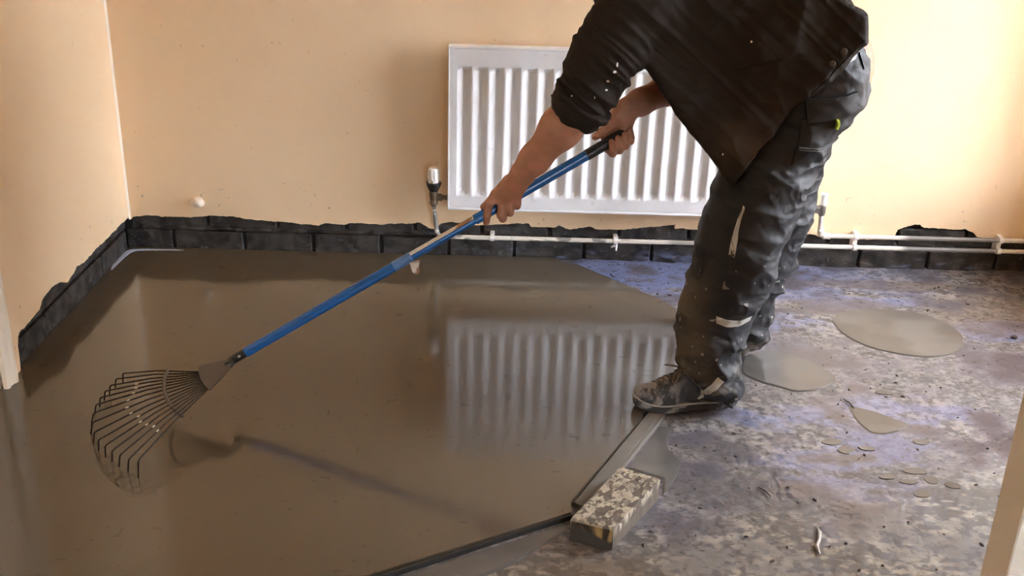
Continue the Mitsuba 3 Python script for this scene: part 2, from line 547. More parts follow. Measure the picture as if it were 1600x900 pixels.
# back wall: blackened masonry core, bricks, and a plaster sheet whose lower edge is hacked off
edge_back = [(-2.1117, 0.1122), (-1.5895, 0.1191), (-1.4763, 0.0986), (-1.4457, 0.1285), (-1.3901, 0.1379), (-1.3358, 0.1342), (-1.2401, 0.1351), (-1.1854, 0.1358), (-1.1437, 0.1449), (-1.1032, 0.1389), (-1.0483, 0.1423), (-1.0216, 0.1339), (-0.9262, 0.1279), (-0.8307, 0.1222), (-0.7687, 0.1144), (-0.7214, 0.1134), (-0.6935, 0.1252), (-0.6389, 0.1202), (-0.5639, 0.1281), (-0.4879, 0.1245), (-0.4192, 0.1312), (-0.3918, 0.1293), (-0.3295, 0.1364), (-0.3021, 0.1229), (-0.2821, 0.1067), (-0.2596, 0.1251), (-0.2472, 0.135), (-0.2049, 0.1462), (-0.1424, 0.1284), (-0.0651, 0.1359), (0.0146, 0.1408), (0.0918, 0.1457), (0.1073, 0.1302), (0.2022, 0.1313), (0.2094, 0.1397), (0.2575, 0.1244), (0.3342, 0.1409), (0.3574, 0.1272), (0.4673, 0.1304), (0.5441, 0.141), (0.6653, 0.1566), (0.6618, 0.1393), (0.7469, 0.1383), (0.9051, 0.1343), (1.1312, 0.13), (1.1648, 0.123), (1.2037, 0.1321), (1.2455, 0.12), (1.3844, 0.1159), (1.5091, 0.1221), (1.5323, 0.1414), (1.535, 0.1627), (1.5789, 0.1772), (1.6201, 0.185), (1.6321, 0.1734), (1.6994, 0.1685), (1.7649, 0.1666), (1.7966, 0.1712), (1.8321, 0.156), (1.8491, 0.1398), (1.9366, 0.1236), (2.0378, 0.1211), (2.1637, 0.122)]
e = roughen(edge_back, .005, .0055, 42, 1)
e = roughen(e, .004, .0035, 110, 5); e = e[(e[:, 0] > XL + .001) & (e[:, 0] < XR - .001)]
e = np.vstack([[XL, e[0, 1]], e, [XR, e[-1, 1]]])
plaster = extrude_xz(sg.Polygon(np.vstack([e, [XR, CEIL], [XL, CEIL]])).buffer(0), 0.0, .0145)
add('wall_back', plaster, 'm_paint')
lab('wall_back', 'cream painted plaster back wall with its lower edge hacked off above black bricks', kind='structure')
add('wall_back__masonry', box((XL - .2, .034, -.1), (XR + .2, .2, CEIL)), 'm_joint')
plain('m_joint', (.019, .017, .016), .7)


def brick(lo, hi, seed, amp=.0034):
    """A brick with worn, uneven edges."""
    b = rbox(lo, hi, .005).subdivide()
    b.vertices = b.vertices + (np.stack([meshkit.noise(b.vertices * 40 + seed * 3.1 + 50 * k, k) for k in range(3)], 1) - .5) * 2 * amp
    return b


joints = [(-1.2988, 0.0315), (-1.022, 0.0313), (-0.7511, 0.0336), (-0.4851, 0.0331), (-0.2176, 0.0353), (0.0401, 0.0345), (0.3157, 0.0342), (0.5841, 0.0337), (0.8627, 0.0362), (1.1367, 0.0359), (1.406, 0.0354), (1.6807, 0.035), (1.9506, 0.0345), (2.2151, 0.0366)]
xs = [XL - .03] + [p[0] for p in joints]
for k in range(len(xs) - 1):
    a, b = xs[k] + .005, min(xs[k + 1] - .005, XR)
    z1 = .072 + rng.uniform(-.003, .003) - (.008 if xs[k] > .5 else 0)
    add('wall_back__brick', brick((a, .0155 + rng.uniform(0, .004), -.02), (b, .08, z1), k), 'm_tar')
xs2 = [XL - .005] + [(xs[k] + xs[k + 1]) / 2 for k in range(1, len(xs) - 1)] + [XR]
for k in range(len(xs2) - 1):
    a, b = xs2[k] + .006, xs2[k + 1] - .006
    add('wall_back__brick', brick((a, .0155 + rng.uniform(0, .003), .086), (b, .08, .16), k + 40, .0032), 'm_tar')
# smeared bitumen over the bed joint, lumpy
sx = np.linspace(XL, XR - .02, 420); sv = np.linspace(0, 1, 7)
SX, SV = np.meshgrid(sx, sv, indexing='ij')
zc = .083 + .008 * (meshkit.fbm(np.stack([SX * 7, 0 * SX, 0 * SX], -1), 2, 4) - .5)
hgt = .016 + .012 * meshkit.fbm(np.stack([SX * 16, SV * .6, 0 * SX], -1), 3, 6)
yy = .034 - np.sin(SV * np.pi) ** .6 * .022 * meshkit.fbm(np.stack([SX * 30, SV * 2, 0 * SX], -1), 3, 7) * 1.5
i = np.arange(420 * 7).reshape(420, 7)
fq = np.stack([i[:-1, :-1], i[1:, :-1], i[1:, 1:], i[:-1, 1:]], -1).reshape(-1, 4)
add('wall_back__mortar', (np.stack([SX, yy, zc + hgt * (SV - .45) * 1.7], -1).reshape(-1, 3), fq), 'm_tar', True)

add('wall_back__corner_highlight', trimesh.convex.convex_hull(np.array([[XL, 0, z] for z in (.12, CEIL)] + [[XL + .007, 0, z] for z in (.12, CEIL)] + [[XL, -.007, z] for z in (.12, CEIL)])), 'm_trim')  # pale strip painted as the highlight running up the corner

# left wall
edge_left = [(-0.0127, 0.1298), (-0.0428, 0.1299), (-0.1593, 0.1301), (-0.2969, 0.1303), (-0.4261, 0.1305), (-0.4771, 0.1264), (-0.5464, 0.1349), (-0.6359, 0.1105), (-0.693, 0.139), (-0.7642, 0.1507), (-0.8394, 0.1427), (-0.869, 0.1159), (-0.9393, 0.1126), (-1.0242, 0.1132)]
e2 = roughen(edge_left, .006, .010, 26, 9)
e2 = roughen(e2, .004, .005, 95, 3); e2 = e2[e2[:, 0] < -.001]; e2 = np.vstack([[0, e2[0, 1]], e2])
yend = -1.053
# doorway in the left wall from y = -1.14 to -1.95
poly = sg.Polygon(np.vstack([e2, [e2[-1, 0] - .01, e2[-1, 1] - .008], [yend + .008, .08], [yend, -.02], [-5.2, -.02], [-5.2, CEIL], [0, CEIL]])).buffer(0)
poly = poly.difference(sg.box(-1.95, -.1, -1.118, 2.03))
add('wall_left', extrude_yz(poly, XL - .0145, XL), 'm_paint')
lab('wall_left', 'cream painted plaster left wall, hacked off above painted black bricks', kind='structure')
core = sg.box(-5.3, -.1, .2, CEIL).difference(sg.box(-1.95, -.2, -1.118, 2.03))
add('wall_left__masonry', extrude_yz(core, XL - .2, XL - .034), 'm_joint')
jl = [(-0.2737, 0.0406), (-0.7943, 0.0228)]
ys = [-.004, jl[0][0], jl[1][0], -1.06]
for k in range(3):
    add('wall_left__brick', brick((XL - .07, ys[k + 1] + .006, -.02), (XL - .0155, ys[k] - .006, .072), 70 + k), 'm_tar')
ys = [-.004, -.17, -.55, -.93, -1.06]
for k in range(4):
    add('wall_left__brick', brick((XL - .07, ys[k + 1] + .006, .086), (XL - .0155, ys[k] - .006, .16), 80 + k, .003), 'm_tar')

# door in the left wall, mostly outside the frame
prof = [(0, 0), (.055, 0), (.055, .012), (.044, .018), (.038, .013), (.02, .016), (.012, .022), (0, .022)]
arch = trimesh.creation.extrude_polygon(sg.Polygon([(-1.118 - a, XL + b) for a, b in prof]), 2.08, engine='earcut')
v = arch.vertices; arch.vertices = np.stack([v[:, 1], v[:, 0], v[:, 2] - .012], 1)
if arch.volume < 0: arch.invert()
add('trim_1', arch, 'm_trim'); lab('trim_1', 'cream moulded door surround at the near end of the left wall', kind='structure')
add('door_1', cat([rbox((XL - .06, -1.95, -.006), (XL - .012, -1.119, 2.03), .003), box((XL - .02, -1.9, .2), (XL - .012, -1.28, .9)), box((XL - .022, -1.9, 1.05), (XL - .012, -1.28, 1.9))]), 'm_trim')
lab('door_1', 'cream door in the left wall', kind='structure')

# right wall with a wide window (the daylight), front wall, ceiling
WY0, WY1, WZ0, WZ1 = -1.46, -.34, .40, 2.10
rw = sg.box(-5.2, -.1, .2, CEIL).difference(sg.box(WY0, WZ0, WY1, WZ1))
add('wall_right', extrude_yz(rw, XR, XR + .42), 'm_paint'); lab('wall_right', 'cream wall with the window', kind='structure')
fr = []
for a, b in ((WY0, WY0 + .05), ((WY0 + WY1) / 2 - .03, (WY0 + WY1) / 2 + .03), (WY1 - .05, WY1)): fr.append(rbox((XR + .32, a, WZ0), (XR + .38, b, WZ1), .006))
for a, b in ((WZ0, WZ0 + .05), (WZ1 - .05, WZ1)): fr.append(rbox((XR + .321, WY0, a), (XR + .379, WY1, b), .006))
add('window_1__frame', cat(fr), 'm_frame')
add('window_1__pane', (np.array([[XR + .35, WY0, WZ0], [XR + .35, WY1, WZ0], [XR + .35, WY1, WZ1], [XR + .35, WY0, WZ1]]), np.array([[0, 1, 2, 3]])), 'm_glass')
add('window_1__sill', rbox((XR - .05, WY0 - .04, WZ0 - .025), (XR + .32, WY1 + .04, WZ0 - .001), .006), 'm_white')
lab('window_1', 'tall white window in the right wall', kind='structure')
add('wall_front', extrude_xz(sg.box(XL - .2, -.1, XR + .2, CEIL).difference(sg.box(1.10, .05, 1.48, 2.0)), -5.3, -5.2), 'm_hall')
add('added_window_2', (np.array([[1.10, -5.25, .05], [1.48, -5.25, .05], [1.48, -5.25, 2.0], [1.10, -5.25, 2.0]]), np.array([[0, 1, 2, 3]])), 'm_glass'); lab('added_window_2', 'added glazed opening behind the camera that lets in fill light', kind='structure')  # opening and pane added to let fill light in from behind
plain('m_hall', (.30, .22, .15), .7); lab('wall_front', 'unseen brown wall behind the camera, kept dark to cut bounced light', kind='structure')  # wall behind the camera coloured dark to cut bounced light
add('ceiling', box((XL - .2, -5.3, CEIL), (XR + .2, .2, CEIL + .1)), 'm_ceiling'); lab('ceiling', 'white ceiling', kind='structure')

# the near door lining at the right edge of the photograph
DX, DY = 0.7986, -2.5324
add('wall_partition', box((DX + .10, DY - .085, -.02), (XR, DY - .015, CEIL)), 'm_paint'); lab('wall_partition', 'cream partition beside the near doorway', kind='structure')
lining = rbox((DX, DY - .10, -.02), (DX + .10, DY, CEIL), .002)
stop = rbox((DX - .012, DY - .10, -.02), (DX + .02, DY - .045, CEIL), .002)
add('trim_2', cat([lining, stop]), 'm_trim'); lab('trim_2', 'cream door lining standing close on the right', kind='structure')

# ------------------------------------------------------------------ poured screed
outline = [(0.2962, -0.051), (0.354, -0.1203), (0.3995, -0.1691), (0.5077, -0.2989), (0.5911, -0.3882), (0.6328, -0.4875), (0.6438, -0.6566), (0.6104, -0.8524), (0.5228, -1.0744), (0.421, -1.2211)]
curve = chaikin(outline, 2, False)
curve = roughen(curve, .012, .004, 30, 4)
bat = [(0.4144, -1.2477), (0.1877, -1.6832)]
dark = [(0.1854, -1.7307), (-0.2868, -1.9949), (-0.5114, -2.1208)]
start = [(0.2346, -0.0282)]
scr = np.vstack([[(XL - .016, .0165)], [(start[0][0] - .02, .0165)], start, curve, bat, dark, [(-1.6, -2.75), (-1.6, -2.0), (XL - .03, -1.95), (XL - .03, -1.16), (XL - .016, -1.06)]])
sp = sg.Polygon(scr).buffer(0)
add('floor_screed', slab(sp, FZ - .003, 0, .005), 'm_screed')
lab('floor_screed', 'wet grey brown levelling screed poured over the left half of the floor', kind='structure')
# reflected light in the wet corner of the screed, built as a pale sheet
f1 = [(-1.4724, -0.2232), (-1.4833, -0.1051), (-1.4761, -0.0146), (-1.3761, -0.0057), (-1.2754, -0.0067), (-1.2432, -0.0142), (-1.3464, -0.0211), (-1.415, -0.0255), (-1.4463, -0.037), (-1.4567, -0.0963), (-1.4589, -0.1636), (-1.4613, -0.2417)]
add('wet_sheen', slab(sg.Polygon(chaikin(f1, 2)).buffer(0), -.001, .0012, .002, 2), 'm_sheen')
lab('wet_sheen', 'thin pale film of water in the far left corner of the screed, its reflected light painted pale', 'water film')

hard = [[(0.4125, -1.2477), (0.1893, -1.6831), (0.2451, -1.6948), (0.4676, -1.2524), (0.4879, -1.1949), (0.4349, -1.1976)], [(0.1857, -1.7252), (-0.287, -1.9926), (-0.5114, -2.1208), (-0.507, -2.1413), (-0.2848, -2.0107), (0.1845, -1.7498)], [(0.1804, -1.7004), (0.1714, -1.8294), (0.2684, -1.8857), (0.4246, -1.6384), (0.4326, -1.5481), (0.3261, -1.49)], [(0.3896, -1.0402), (0.367, -1.2389), (0.5144, -1.2757), (0.6993, -1.1531), (0.7317, -1.0217), (0.7831, -0.8379), (0.6717, -0.7543)]]
HARD = shapely.union_all([sg.Polygon(q).buffer(.002) for q in hard]); FLAT = []
leaks = [
    ([(1.1652, -0.4813), (1.2172, -0.4167), (1.3156, -0.3819), (1.4329, -0.3801), (1.5284, -0.4082), (1.5803, -0.4881), (1.6034, -0.5772), (1.5743, -0.6706), (1.519, -0.7423), (1.4321, -0.7759), (1.3704, -0.77), (1.3024, -0.7501), (1.2303, -0.7057), (1.1846, -0.6385), (1.1644, -0.5515)], 'large oval puddle of grey screed on the bare floor right of the man', .004),
    ([(0.783, -0.8225), (0.8305, -0.7631), (0.8874, -0.7453), (0.9489, -0.7562), (1.0037, -0.8099), (1.045, -0.8764), (1.0725, -0.9413), (1.0224, -0.9998), (0.9643, -1.0322), (0.9031, -1.0396), (0.8617, -1.0042), (0.8158, -0.9855), (0.7746, -0.9403), (0.7634, -0.8922)], 'grey screed puddle on the bare floor just behind the heel of the near shoe', .004),
    ([(1.0416, -1.1093), (1.0947, -1.1263), (1.1713, -1.1881), (1.2066, -1.2238), (1.1657, -1.2626), (1.0813, -1.2955), (1.0533, -1.2536), (1.0426, -1.187)], 'thin dull smear of screed in the middle of the bare floor', .0025),
    ([(0.4673, -1.2162), (0.5175, -1.2324), (0.4899, -1.3138), (0.4676, -1.3604), (0.4752, -1.4111), (0.4955, -1.4433), (0.4979, -1.4757), (0.4786, -1.5397), (0.4566, -1.5773), (0.4381, -1.6169), (0.3783, -1.6772), (0.2758, -1.6386)], 'screed leaked past the batten beside the wooden block', .005),
    ([(0.1854, -1.7408), (0.1949, -1.7726), (0.1447, -1.8166), (0.0973, -1.8716), (0.0457, -1.9247), (0.0075, -1.9522), (-0.0631, -1.9895), (-0.1845, -2.0906), (-0.365, -2.1787), (-0.4843, -2.1222), (-0.2861, -2.0025)], 'screed leaked under the dark edging strip at the bottom of the photograph', .004),
]
for k, (pl, text, th) in enumerate(leaks):
    rp = roughen(chaikin(pl, 2), .008, .006 if k > 1 else .004, 24, k * 3, True)
    rp = sg.Polygon(rp).buffer(0).difference(HARD)
    rp = max(getattr(rp, 'geoms', [rp]), key=lambda q: q.area); FLAT.append(rp)
    lab(add('screed_puddle', slab(rp, FZ - .003, FZ + th * .55, .012, 5), 'm_leak'), text, 'puddle')
# small drops
spots = [(1.0473, -1.5078), (1.1342, -1.4754), (1.0949, -1.5305), (1.1608, -1.5183), (1.2074, -1.5409), (1.1115, -1.5814), (0.9676, -1.3743), (1.0334, -1.3644), (0.9426, -1.3342), (1.1847, -1.025), (1.2013, -1.3217)]
near = 'splash of the cluster of six beside the near door lining'
own = ['leftmost ' + near, 'uppermost ' + near, 'second from left ' + near, 'second from right ' + near, 'rightmost ' + near, 'lowest ' + near, 'middle splash of the row of three below the dull smear', 'right-hand splash of the row of three below the dull smear', 'upper left splash of the row of three below the dull smear',
       'lone flat splash just above the dull smear of screed', 'lone splash between the dull smear and the near door lining']
for k, c in enumerate(spots):
    a = np.arange(14) * 2 * np.pi / 14; w = .020 + .016 * rng.random(); hh = .011 + .010 * rng.random()
    r = 1 + .5 * (meshkit.noise(np.c_[np.cos(a) * 1.3 + k * 7, np.sin(a) * 1.3, a * 0], 3) - .5)
    pl = sg.Polygon(chaikin(np.c_[c[0] + w * r * np.cos(a), c[1] + hh * r * np.sin(a)], 1)); FLAT.append(pl)
    n = add('screed_splash', slab(pl, FZ - .003, FZ + .0012, .004, 3), 'm_leak')
    lab(n, own[k], 'splash', 'screed splashes on the bare floor')
# loose grit on the bare floor: countless
gr = []
while len(gr) < 240:
    x, y = rng.uniform(.3, 2.0), rng.uniform(-2.1, -.1)
    if sp.contains(sg.Point(x, y)) or any(q.buffer(.01).contains(sg.Point(x, y)) for q in FLAT + [HARD]): continue
    s = rng.uniform(.0015, .0045); g = trimesh.creation.icosahedron()
    g.apply_scale([s * rng.uniform(.8, 2.2), s, s * .7]); g.apply_transform(trimesh.transformations.rotation_matrix(rng.uniform(0, 6), [0, 0, 1])); g.apply_translation([x, y, FZ + s * .2]); gr.append(g)
add('grit', cat(gr), 'm_grit'); lab('grit', 'dark loose grit scattered over the bare concrete floor', 'grit', kind='stuff')
for a, b, text in (((0.6817, -1.5779, -0.011), (0.7059, -1.6213, -0.011), 'short dark twig on the bare floor between the leg and the near door lining'), ((1.0452, -1.0833, -0.011), (1.0618, -1.1341, -0.011), 'thin dark splinter above the dull smear of screed')):
    mid = (np.array(a) + b) / 2 + [.004, .003, .001]
    lab(add('splinter', tube([a, mid, b], [.0016, .0022, .0014], 6), 'm_grit'), text, 'splinter')
sc = [(0.7913, -1.7534, -0.01), (0.7927, -1.7773, -0.008), (0.7842, -1.805, -0.009), (0.7707, -1.8325, -0.008), (0.771, -1.8623, -0.01)]
lab(add('scrap', tube(sc, [.002, .005, .004, .005, .002], 8), 'm_scrap', 40), 'curled shiny scrap on the bare floor at the bottom of the photograph', 'scrap')
lab(add('stone_chip', displace(trimesh.creation.icosphere(2, .5).apply_scale([.022, .014, .012]).apply_translation((1.7687, -0.6034, -0.01)), lambda v: .004 * (meshkit.noise(v * 120) - .5)), 'm_grit'), 'dark stone chip on the bare floor near the right edge', 'chip')

# batten, edging strip, block
b0, b1 = np.array((0.4125, -1.2477, 0)), np.array((0.1893, -1.6831, 0))
d = (b1 - b0) / np.linalg.norm(b1 - b0); nrm = np.array([-d[1], d[0], 0])
if nrm[0] < 0: nrm = -nrm
b0 = b0 - d * .06
L = np.linalg.norm(b1 - b0)


def strip_box(u0, u1, v0, v1, z0, z1, r=.001):
    m = rbox((u0, v0, z0), (u1, v1, z1), r)
    M = np.eye(4); M[:3, 0], M[:3, 1], M[:3, 2], M[:3, 3] = d, nrm, [0, 0, 1], b0
    m.apply_transform(M)
    if m.volume < 0: m.invert()
    return m


add('batten__board', strip_box(0, L, .004, .040, FZ - .002, -.0006), 'm_batten')
add('batten__lip', strip_box(0, L, .0405, .050, FZ - .002, -.003), 'm_batten')
lab('batten', 'flat screed-coated batten on the floor between the shoe and the wooden block', 'batten')
p = np.array([(0.1851, -1.7362, 0), (-0.2859, -2.0017, 0), (-0.5096, -2.129, 0)])
dd = (p[1] - p[0])[:2] / np.linalg.norm((p[1] - p[0])[:2]); nn = np.array([-dd[1], dd[0]])
if nn[1] > 0: nn = -nn
ring = np.vstack([p[:, :2], (p[:, :2] + nn * np.array([[.003], [.009], [.010]]))[::-1]])
em = trimesh.creation.extrude_polygon(sg.Polygon(ring), .0145, engine='earcut'); em.apply_translation([0, 0, FZ - .002])
add('edging_strip', em, 'm_edge'); lab('edging_strip', 'thin dark edging strip holding back the screed, running from the block to the bottom', 'edging strip')

A, B, C_, D_ = (np.array(q) for q in ((0.1757, -1.8228, 0.045), (0.2767, -1.8599, 0.045), (0.4142, -1.64, 0.045), (0.3184, -1.581, 0.045)))
top = np.array([A, B, C_, D_])[:, :2]


def prism(q, z0, z1, inset=.004):
    c = q.mean(0); s = c + (q - c) * (1 - inset / np.linalg.norm(q - c, axis=1, keepdims=True))
    return trimesh.convex.convex_hull(np.vstack([np.c_[q, np.full(4, z0)], np.c_[q, np.full(4, z1 - inset)], np.c_[s, np.full(4, z1)]]))


def dense(m, n):
    for _ in range(n): m = m.subdivide()
    return m


blk = dense(prism(top, FZ - .002, .046), 4)
add('wooden_block__body', displace(blk, lambda v: .004 * (meshkit.fbm(v * 45, 3) - .5)), 'm_block', 40)
fa, fb = A[:2], B[:2]
out = np.array([-(fb - fa)[1], (fb - fa)[0]]); out /= np.linalg.norm(out); out = -out if out[1] > 0 else out
eg = extr = trimesh.convex.convex_hull(np.vstack([np.c_[[fa + (fb - fa) * .03 + out * o, fb - (fb - fa) * .03 + out * o], [z, z]] for o in (-.01, .0032) for z in (FZ, .040)]))
add('wooden_block__end_grain', eg, 'm_endgrain'); lab('wooden_block__end_grain', 'yellowish brown end grain')
lab('wooden_block', 'wooden block spattered with cream and grey screed at the corner of the pour', 'block')

# ------------------------------------------------------------------ radiator, valves, pipes
RX0, RX1, RZ0, RZ1, RY = -.213, 1.134, .235, .835, -.10
pitch, off = .0590, .024
nf = 22
xs = [RX0, RX0 + .004, RX0 + .012]
prof = []   # (x, depth 0..1)
x0 = RX0 + off
prof = [(RX0, 0)]
for k in range(nf):
    a = x0 + k * pitch
    prof += [(a + .003, 0), (a + .007, .12), (a + .023, .93), (a + .027, 1), (a + .033, 1), (a + .037, .93), (a + .053, .12), (a + .057, 0)]
prof += [(RX1, 0)]
px_ = np.array([t[0] for t in prof]); pd = np.array([t[1] for t in prof])
zz = np.array([RZ0, RZ0 + .004, RZ0 + .045, RZ0 + .052, RZ0 + .066, RZ0 + .074, RZ1 - .088, RZ1 - .08, RZ1 - .068, RZ1 - .062, RZ1 - .004, RZ1])
win = np.array([0, 0, 0, .12, .9, 1, 1, .9, .12, 0, 0, 0])
inset = np.array([.004, 0, 0, 0, 0, 0, 0, 0, 0, 0, 0, .004])
PX, PZ = np.meshgrid(px_, zz, indexing='ij')
PY = RY + .0135 * np.minimum(pd[:, None], win[None]) + inset[None]
i = np.arange(PX.size).reshape(PX.shape)
fq = np.stack([i[:-1, :-1], i[1:, :-1], i[1:, 1:], i[:-1, 1:]], -1).reshape(-1, 4)
add('radiator__front_panel', (np.stack([PX, PY, PZ], -1).reshape(-1, 3), fq), 'm_radiator', 25)
add('radiator__back_panel', rbox((RX0 + .004, RY + .016, RZ0 + .004), (RX1 - .004, RY + .03, RZ1 - .004), .003), 'm_radiator')
add('radiator__side_cover', rbox((RX0 - .004, RY - .001, RZ0 - .002), (RX0 + .003, RY + .05, RZ1 + .002), .002), 'm_radiator')
add('radiator__side_cover', rbox((RX1 - .003, RY - .001, RZ0 - .002), (RX1 + .004, RY + .05, RZ1 + .002), .002), 'm_radiator')
add('radiator__top_rail', rbox((RX0 - .003, RY - .002, RZ1 - .002), (RX1 + .003, RY + .05, RZ1 + .006), .002), 'm_radiator')
add('radiator__bottom_rail', rbox((RX0 - .003, RY - .002, RZ0 - .008), (RX1 + .003, RY + .012, RZ0 + .001), .002), 'm_radiator')
for x in (RX0 + .2, RX1 - .2):
    add('radiator__bracket', box((x - .02, RY + .03, RZ0 + .06), (x + .02, .001, RZ1 - .1)), 'm_white')
lab('radiator', 'white ridged panel radiator on the back wall behind the man', 'radiator')

# thermostatic valve on the left
vy = -.075
o = np.array((-0.2706, -0.075, 0.2672))
hz = [q_[2] for q_ in ((-0.2706, -0.075, 0.3828), (-0.2706, -0.075, 0.3228), (-0.2706, -0.075, 0.295), (-0.2707, -0.075, 0.234))]
vx = o[0]
add('thermostatic_valve__body', cat([lathe([(0, hz[3]), (.010, hz[3]), (.0155, hz[3] + .006), (.0155, hz[3] + .018), (.0125, hz[3] + .024), (.0165, hz[3] + .036), (.0165, hz[2] - .004), (.012, hz[2]), (0, hz[2])], (vx, vy, 0)),
    lathe([(0, 0), (.010, 0), (.010, .012), (.0145, .014), (.0145, .03), (.009, .034), (.009, RX0 - vx + .002), (0, RX0 - vx + .002)], (vx, vy, o[2]), (1, 0, 0), 6)]), 'm_brass', 30)
add('thermostatic_valve__collar', lathe([(0, hz[2] - .002), (.017, hz[2] - .002), (.029, hz[1] - .004), (.029, hz[1] + .003), (.02, hz[1] + .004), (0, hz[1] + .004)], (vx, vy, 0)), 'm_black', 30)
hd = [(0, hz[1] + .003), (.0205, hz[1] + .003), (.0215, hz[1] + .012), (.020, hz[0] - .006), (.017, hz[0]), (0, hz[0] + .001)]
add('thermostatic_valve__head', lathe(hd, (vx, vy, 0), n=36), 'm_plastic', 30)
for k in range(10):
    a = k * 2 * math.pi / 10; c, s = math.cos(a), math.sin(a)
    add('thermostatic_valve__head__rib', rbox((vx + .0205 * c - .0022, vy + .0205 * s - .0022, hz[1] + .018), (vx + .0205 * c + .0022, vy + .0205 * s + .0022, hz[0] - .007), .0008), 'm_plastic')
add('thermostatic_valve__indicator', trimesh.creation.icosphere(1, .0032).apply_translation([vx - .004, vy - .021, hz[1] + .009]), 'm_black')
lab('thermostatic_valve', 'thermostatic valve with white head and black collar at the left end of the radiator', 'valve')

# lockshield valve on the right
vy2 = -.075
o2 = np.array((1.2047, -0.075, 0.2553)); cz = [q_[2] for q_ in ((1.2052, -0.075, 0.3216), (1.2109, -0.075, 0.281), (1.2173, -0.075, 0.2351))]
x2 = o2[0]
add('lockshield_valve__body', cat([lathe([(0, cz[2]), (.010, cz[2]), (.014, cz[2] + .006), (.014, cz[1] - .012), (.011, cz[1]), (0, cz[1])], (x2, vy2, 0)),
    lathe([(0, 0), (.011, 0), (.011, .01), (.0165, .012), (.0165, .026), (.009, .028), (.009, x2 - RX1 + .004), (0, x2 - RX1 + .004)], (x2, vy2, o2[2] + .004), (-1, 0, 0), 6)]), 'm_chrome', 30)
add('lockshield_valve__cap', lathe([(0, cz[1] - .002), (.0135, cz[1] - .002), (.012, cz[0] - .006), (.015, cz[0] - .004), (.015, cz[0]), (0, cz[0])], (x2 + .003, vy2, 0)), 'm_plastic', 30)
lab('lockshield_valve', 'small chrome valve with a white cap at the right end of the radiator', 'valve')

PYY = -.032
z_low = [(-0.2426, -0.032, 0.094), (0.7388, -0.032, 0.0922), (1.1234, -0.032, 0.093), (2.0294, -0.032, 0.0955)]
z_lo = float(np.mean([q_[2] for q_ in z_low]))
zu = float(np.mean([(1.2715, -0.032, 0.1418)[2], (1.6209, -0.032, 0.1384)[2], (1.9962, -0.032, 0.1345)[2]]))


def bend(a, c, b, r, n=7):
    """Points of a rounded corner at c on the way from a to b."""
    a, b, c = map(np.array, (a, b, c)); u, w = (a - c) / np.linalg.norm(a - c), (b - c) / np.linalg.norm(b - c)
    t = np.linspace(0, 1, n)[:, None]
    return (1 - t) ** 2 * (c + u * r) + 2 * t * (1 - t) * c + t ** 2 * (c + w * r)


xt = np.array((-0.2631, -0.06, 0.1672))[0]
top_, cor, far = (vx, vy, hz[3] + .004), (xt + .004, PYY, z_lo), (XR - .002, PYY, z_lo)
add('lower_pipe', tube(np.vstack([[top_], bend(top_, cor, far, .03), [(.3, PYY, z_lo)], [(.9, PYY, z_lo + .001)], [far]]), .0088, 14), 'm_pipe', 40)
lab('lower_pipe', 'white painted pipe along the foot of the back wall, dropping from the thermostatic valve', 'pipe')
xt2 = np.array((1.2221, -0.032, 0.139))[0]
top_, cor, far = (x2, vy2, cz[2] + .003), (xt2, PYY, zu), (XR - .002, PYY, zu)
add('upper_pipe', cat([tube(np.vstack([[top_], bend(top_, cor, far, .022), [(1.6, PYY, zu)], [far]]), .0088, 14), lathe([(0, 0), (.0125, 0), (.0125, .028), (0, .028)], (xt2 + .014, PYY, zu), (1, 0, 0)), lathe([(0, 0), (.0125, 0), (.0125, .026), (0, .026)], (xt2 + .001, PYY - .008, zu + .010), (np.array(top_) - cor) / np.linalg.norm(np.array(top_) - cor))]), 'm_pipe', 40)
lab('upper_pipe', 'shorter white and grey pipe above the lower one, dropping from the lockshield valve', 'pipe')
for k, (pxx, zs, text) in enumerate((((-0.0461, -0.032, 0.0898), [z_lo], 'pipe clip on the lower pipe below the left half of the radiator'), ((0.4348, -0.032, 0.0875), [z_lo], 'pipe clip with a loose screw on the lower pipe left of the leg'), ((1.3674, -0.032, 0.1167), [z_lo, zu], 'double pipe clip holding both pipes right of the leg'), ((1.9298, -0.032, 0.1167), [z_lo, zu], 'double pipe clip holding both pipes at the right edge'))):
    root = key_for('pipe_clip__base')[:-6] if k == 0 else f'pipe_clip_{k:03d}'
    add(root + '__base', rbox((pxx[0] - .009, PYY + .008, min(zs) - .014), (pxx[0] + .009, .016, max(zs) + .014), .002), 'm_plastic')
    for z in zs:
        a = np.linspace(-2.2, 2.2, 15)
        rg = np.vstack([np.c_[.0125 * np.cos(a), .0125 * np.sin(a)], np.c_[.0090 * np.cos(a[::-1]), .0090 * np.sin(a[::-1])]])
        m = extrude_yz(sg.Polygon([(PYY - q_[0], z + q_[1]) for q_ in rg]), pxx[0] - .008, pxx[0] + .008)
        add(root + '__ring', m, 'm_plastic', 40)
    if k == 1: add(root + '__screw', cat([tube([(pxx[0] + .004, PYY - .004, z_lo - .012), (pxx[0] + .002, PYY - .012, z_lo - .036)], .0035, 8), tube([(pxx[0] - .016, PYY - .004, z_lo - .024), (pxx[0] - .004, PYY - .010, z_lo - .016)], .004, 8)]), 'm_plastic', 40)
    lab(root, text, 'pipe clip')
# plug of old filler on the wall
pc = np.array((-1.1878, 0, 0.1959))
pl = nets(lambda P: smin(ell(P, pc + [0, -.004, 0], (.026, .016, .022)), ell(P, pc + [.004, -.016, .006], (.012, .01, .012)), .012), pc - [.05, .04, .05], pc + [.05, .02, .05], .0025)
add('filler_lump', displace(pl, lambda v: .006 * (meshkit.fbm(v * 70, 3) - .5)), 'm_filler', True); lab('filler_lump', 'small lump of old filler stuck on the back wall near the left corner', 'filler lump')
plain('m_filler', (.78, .68, .55), .6)

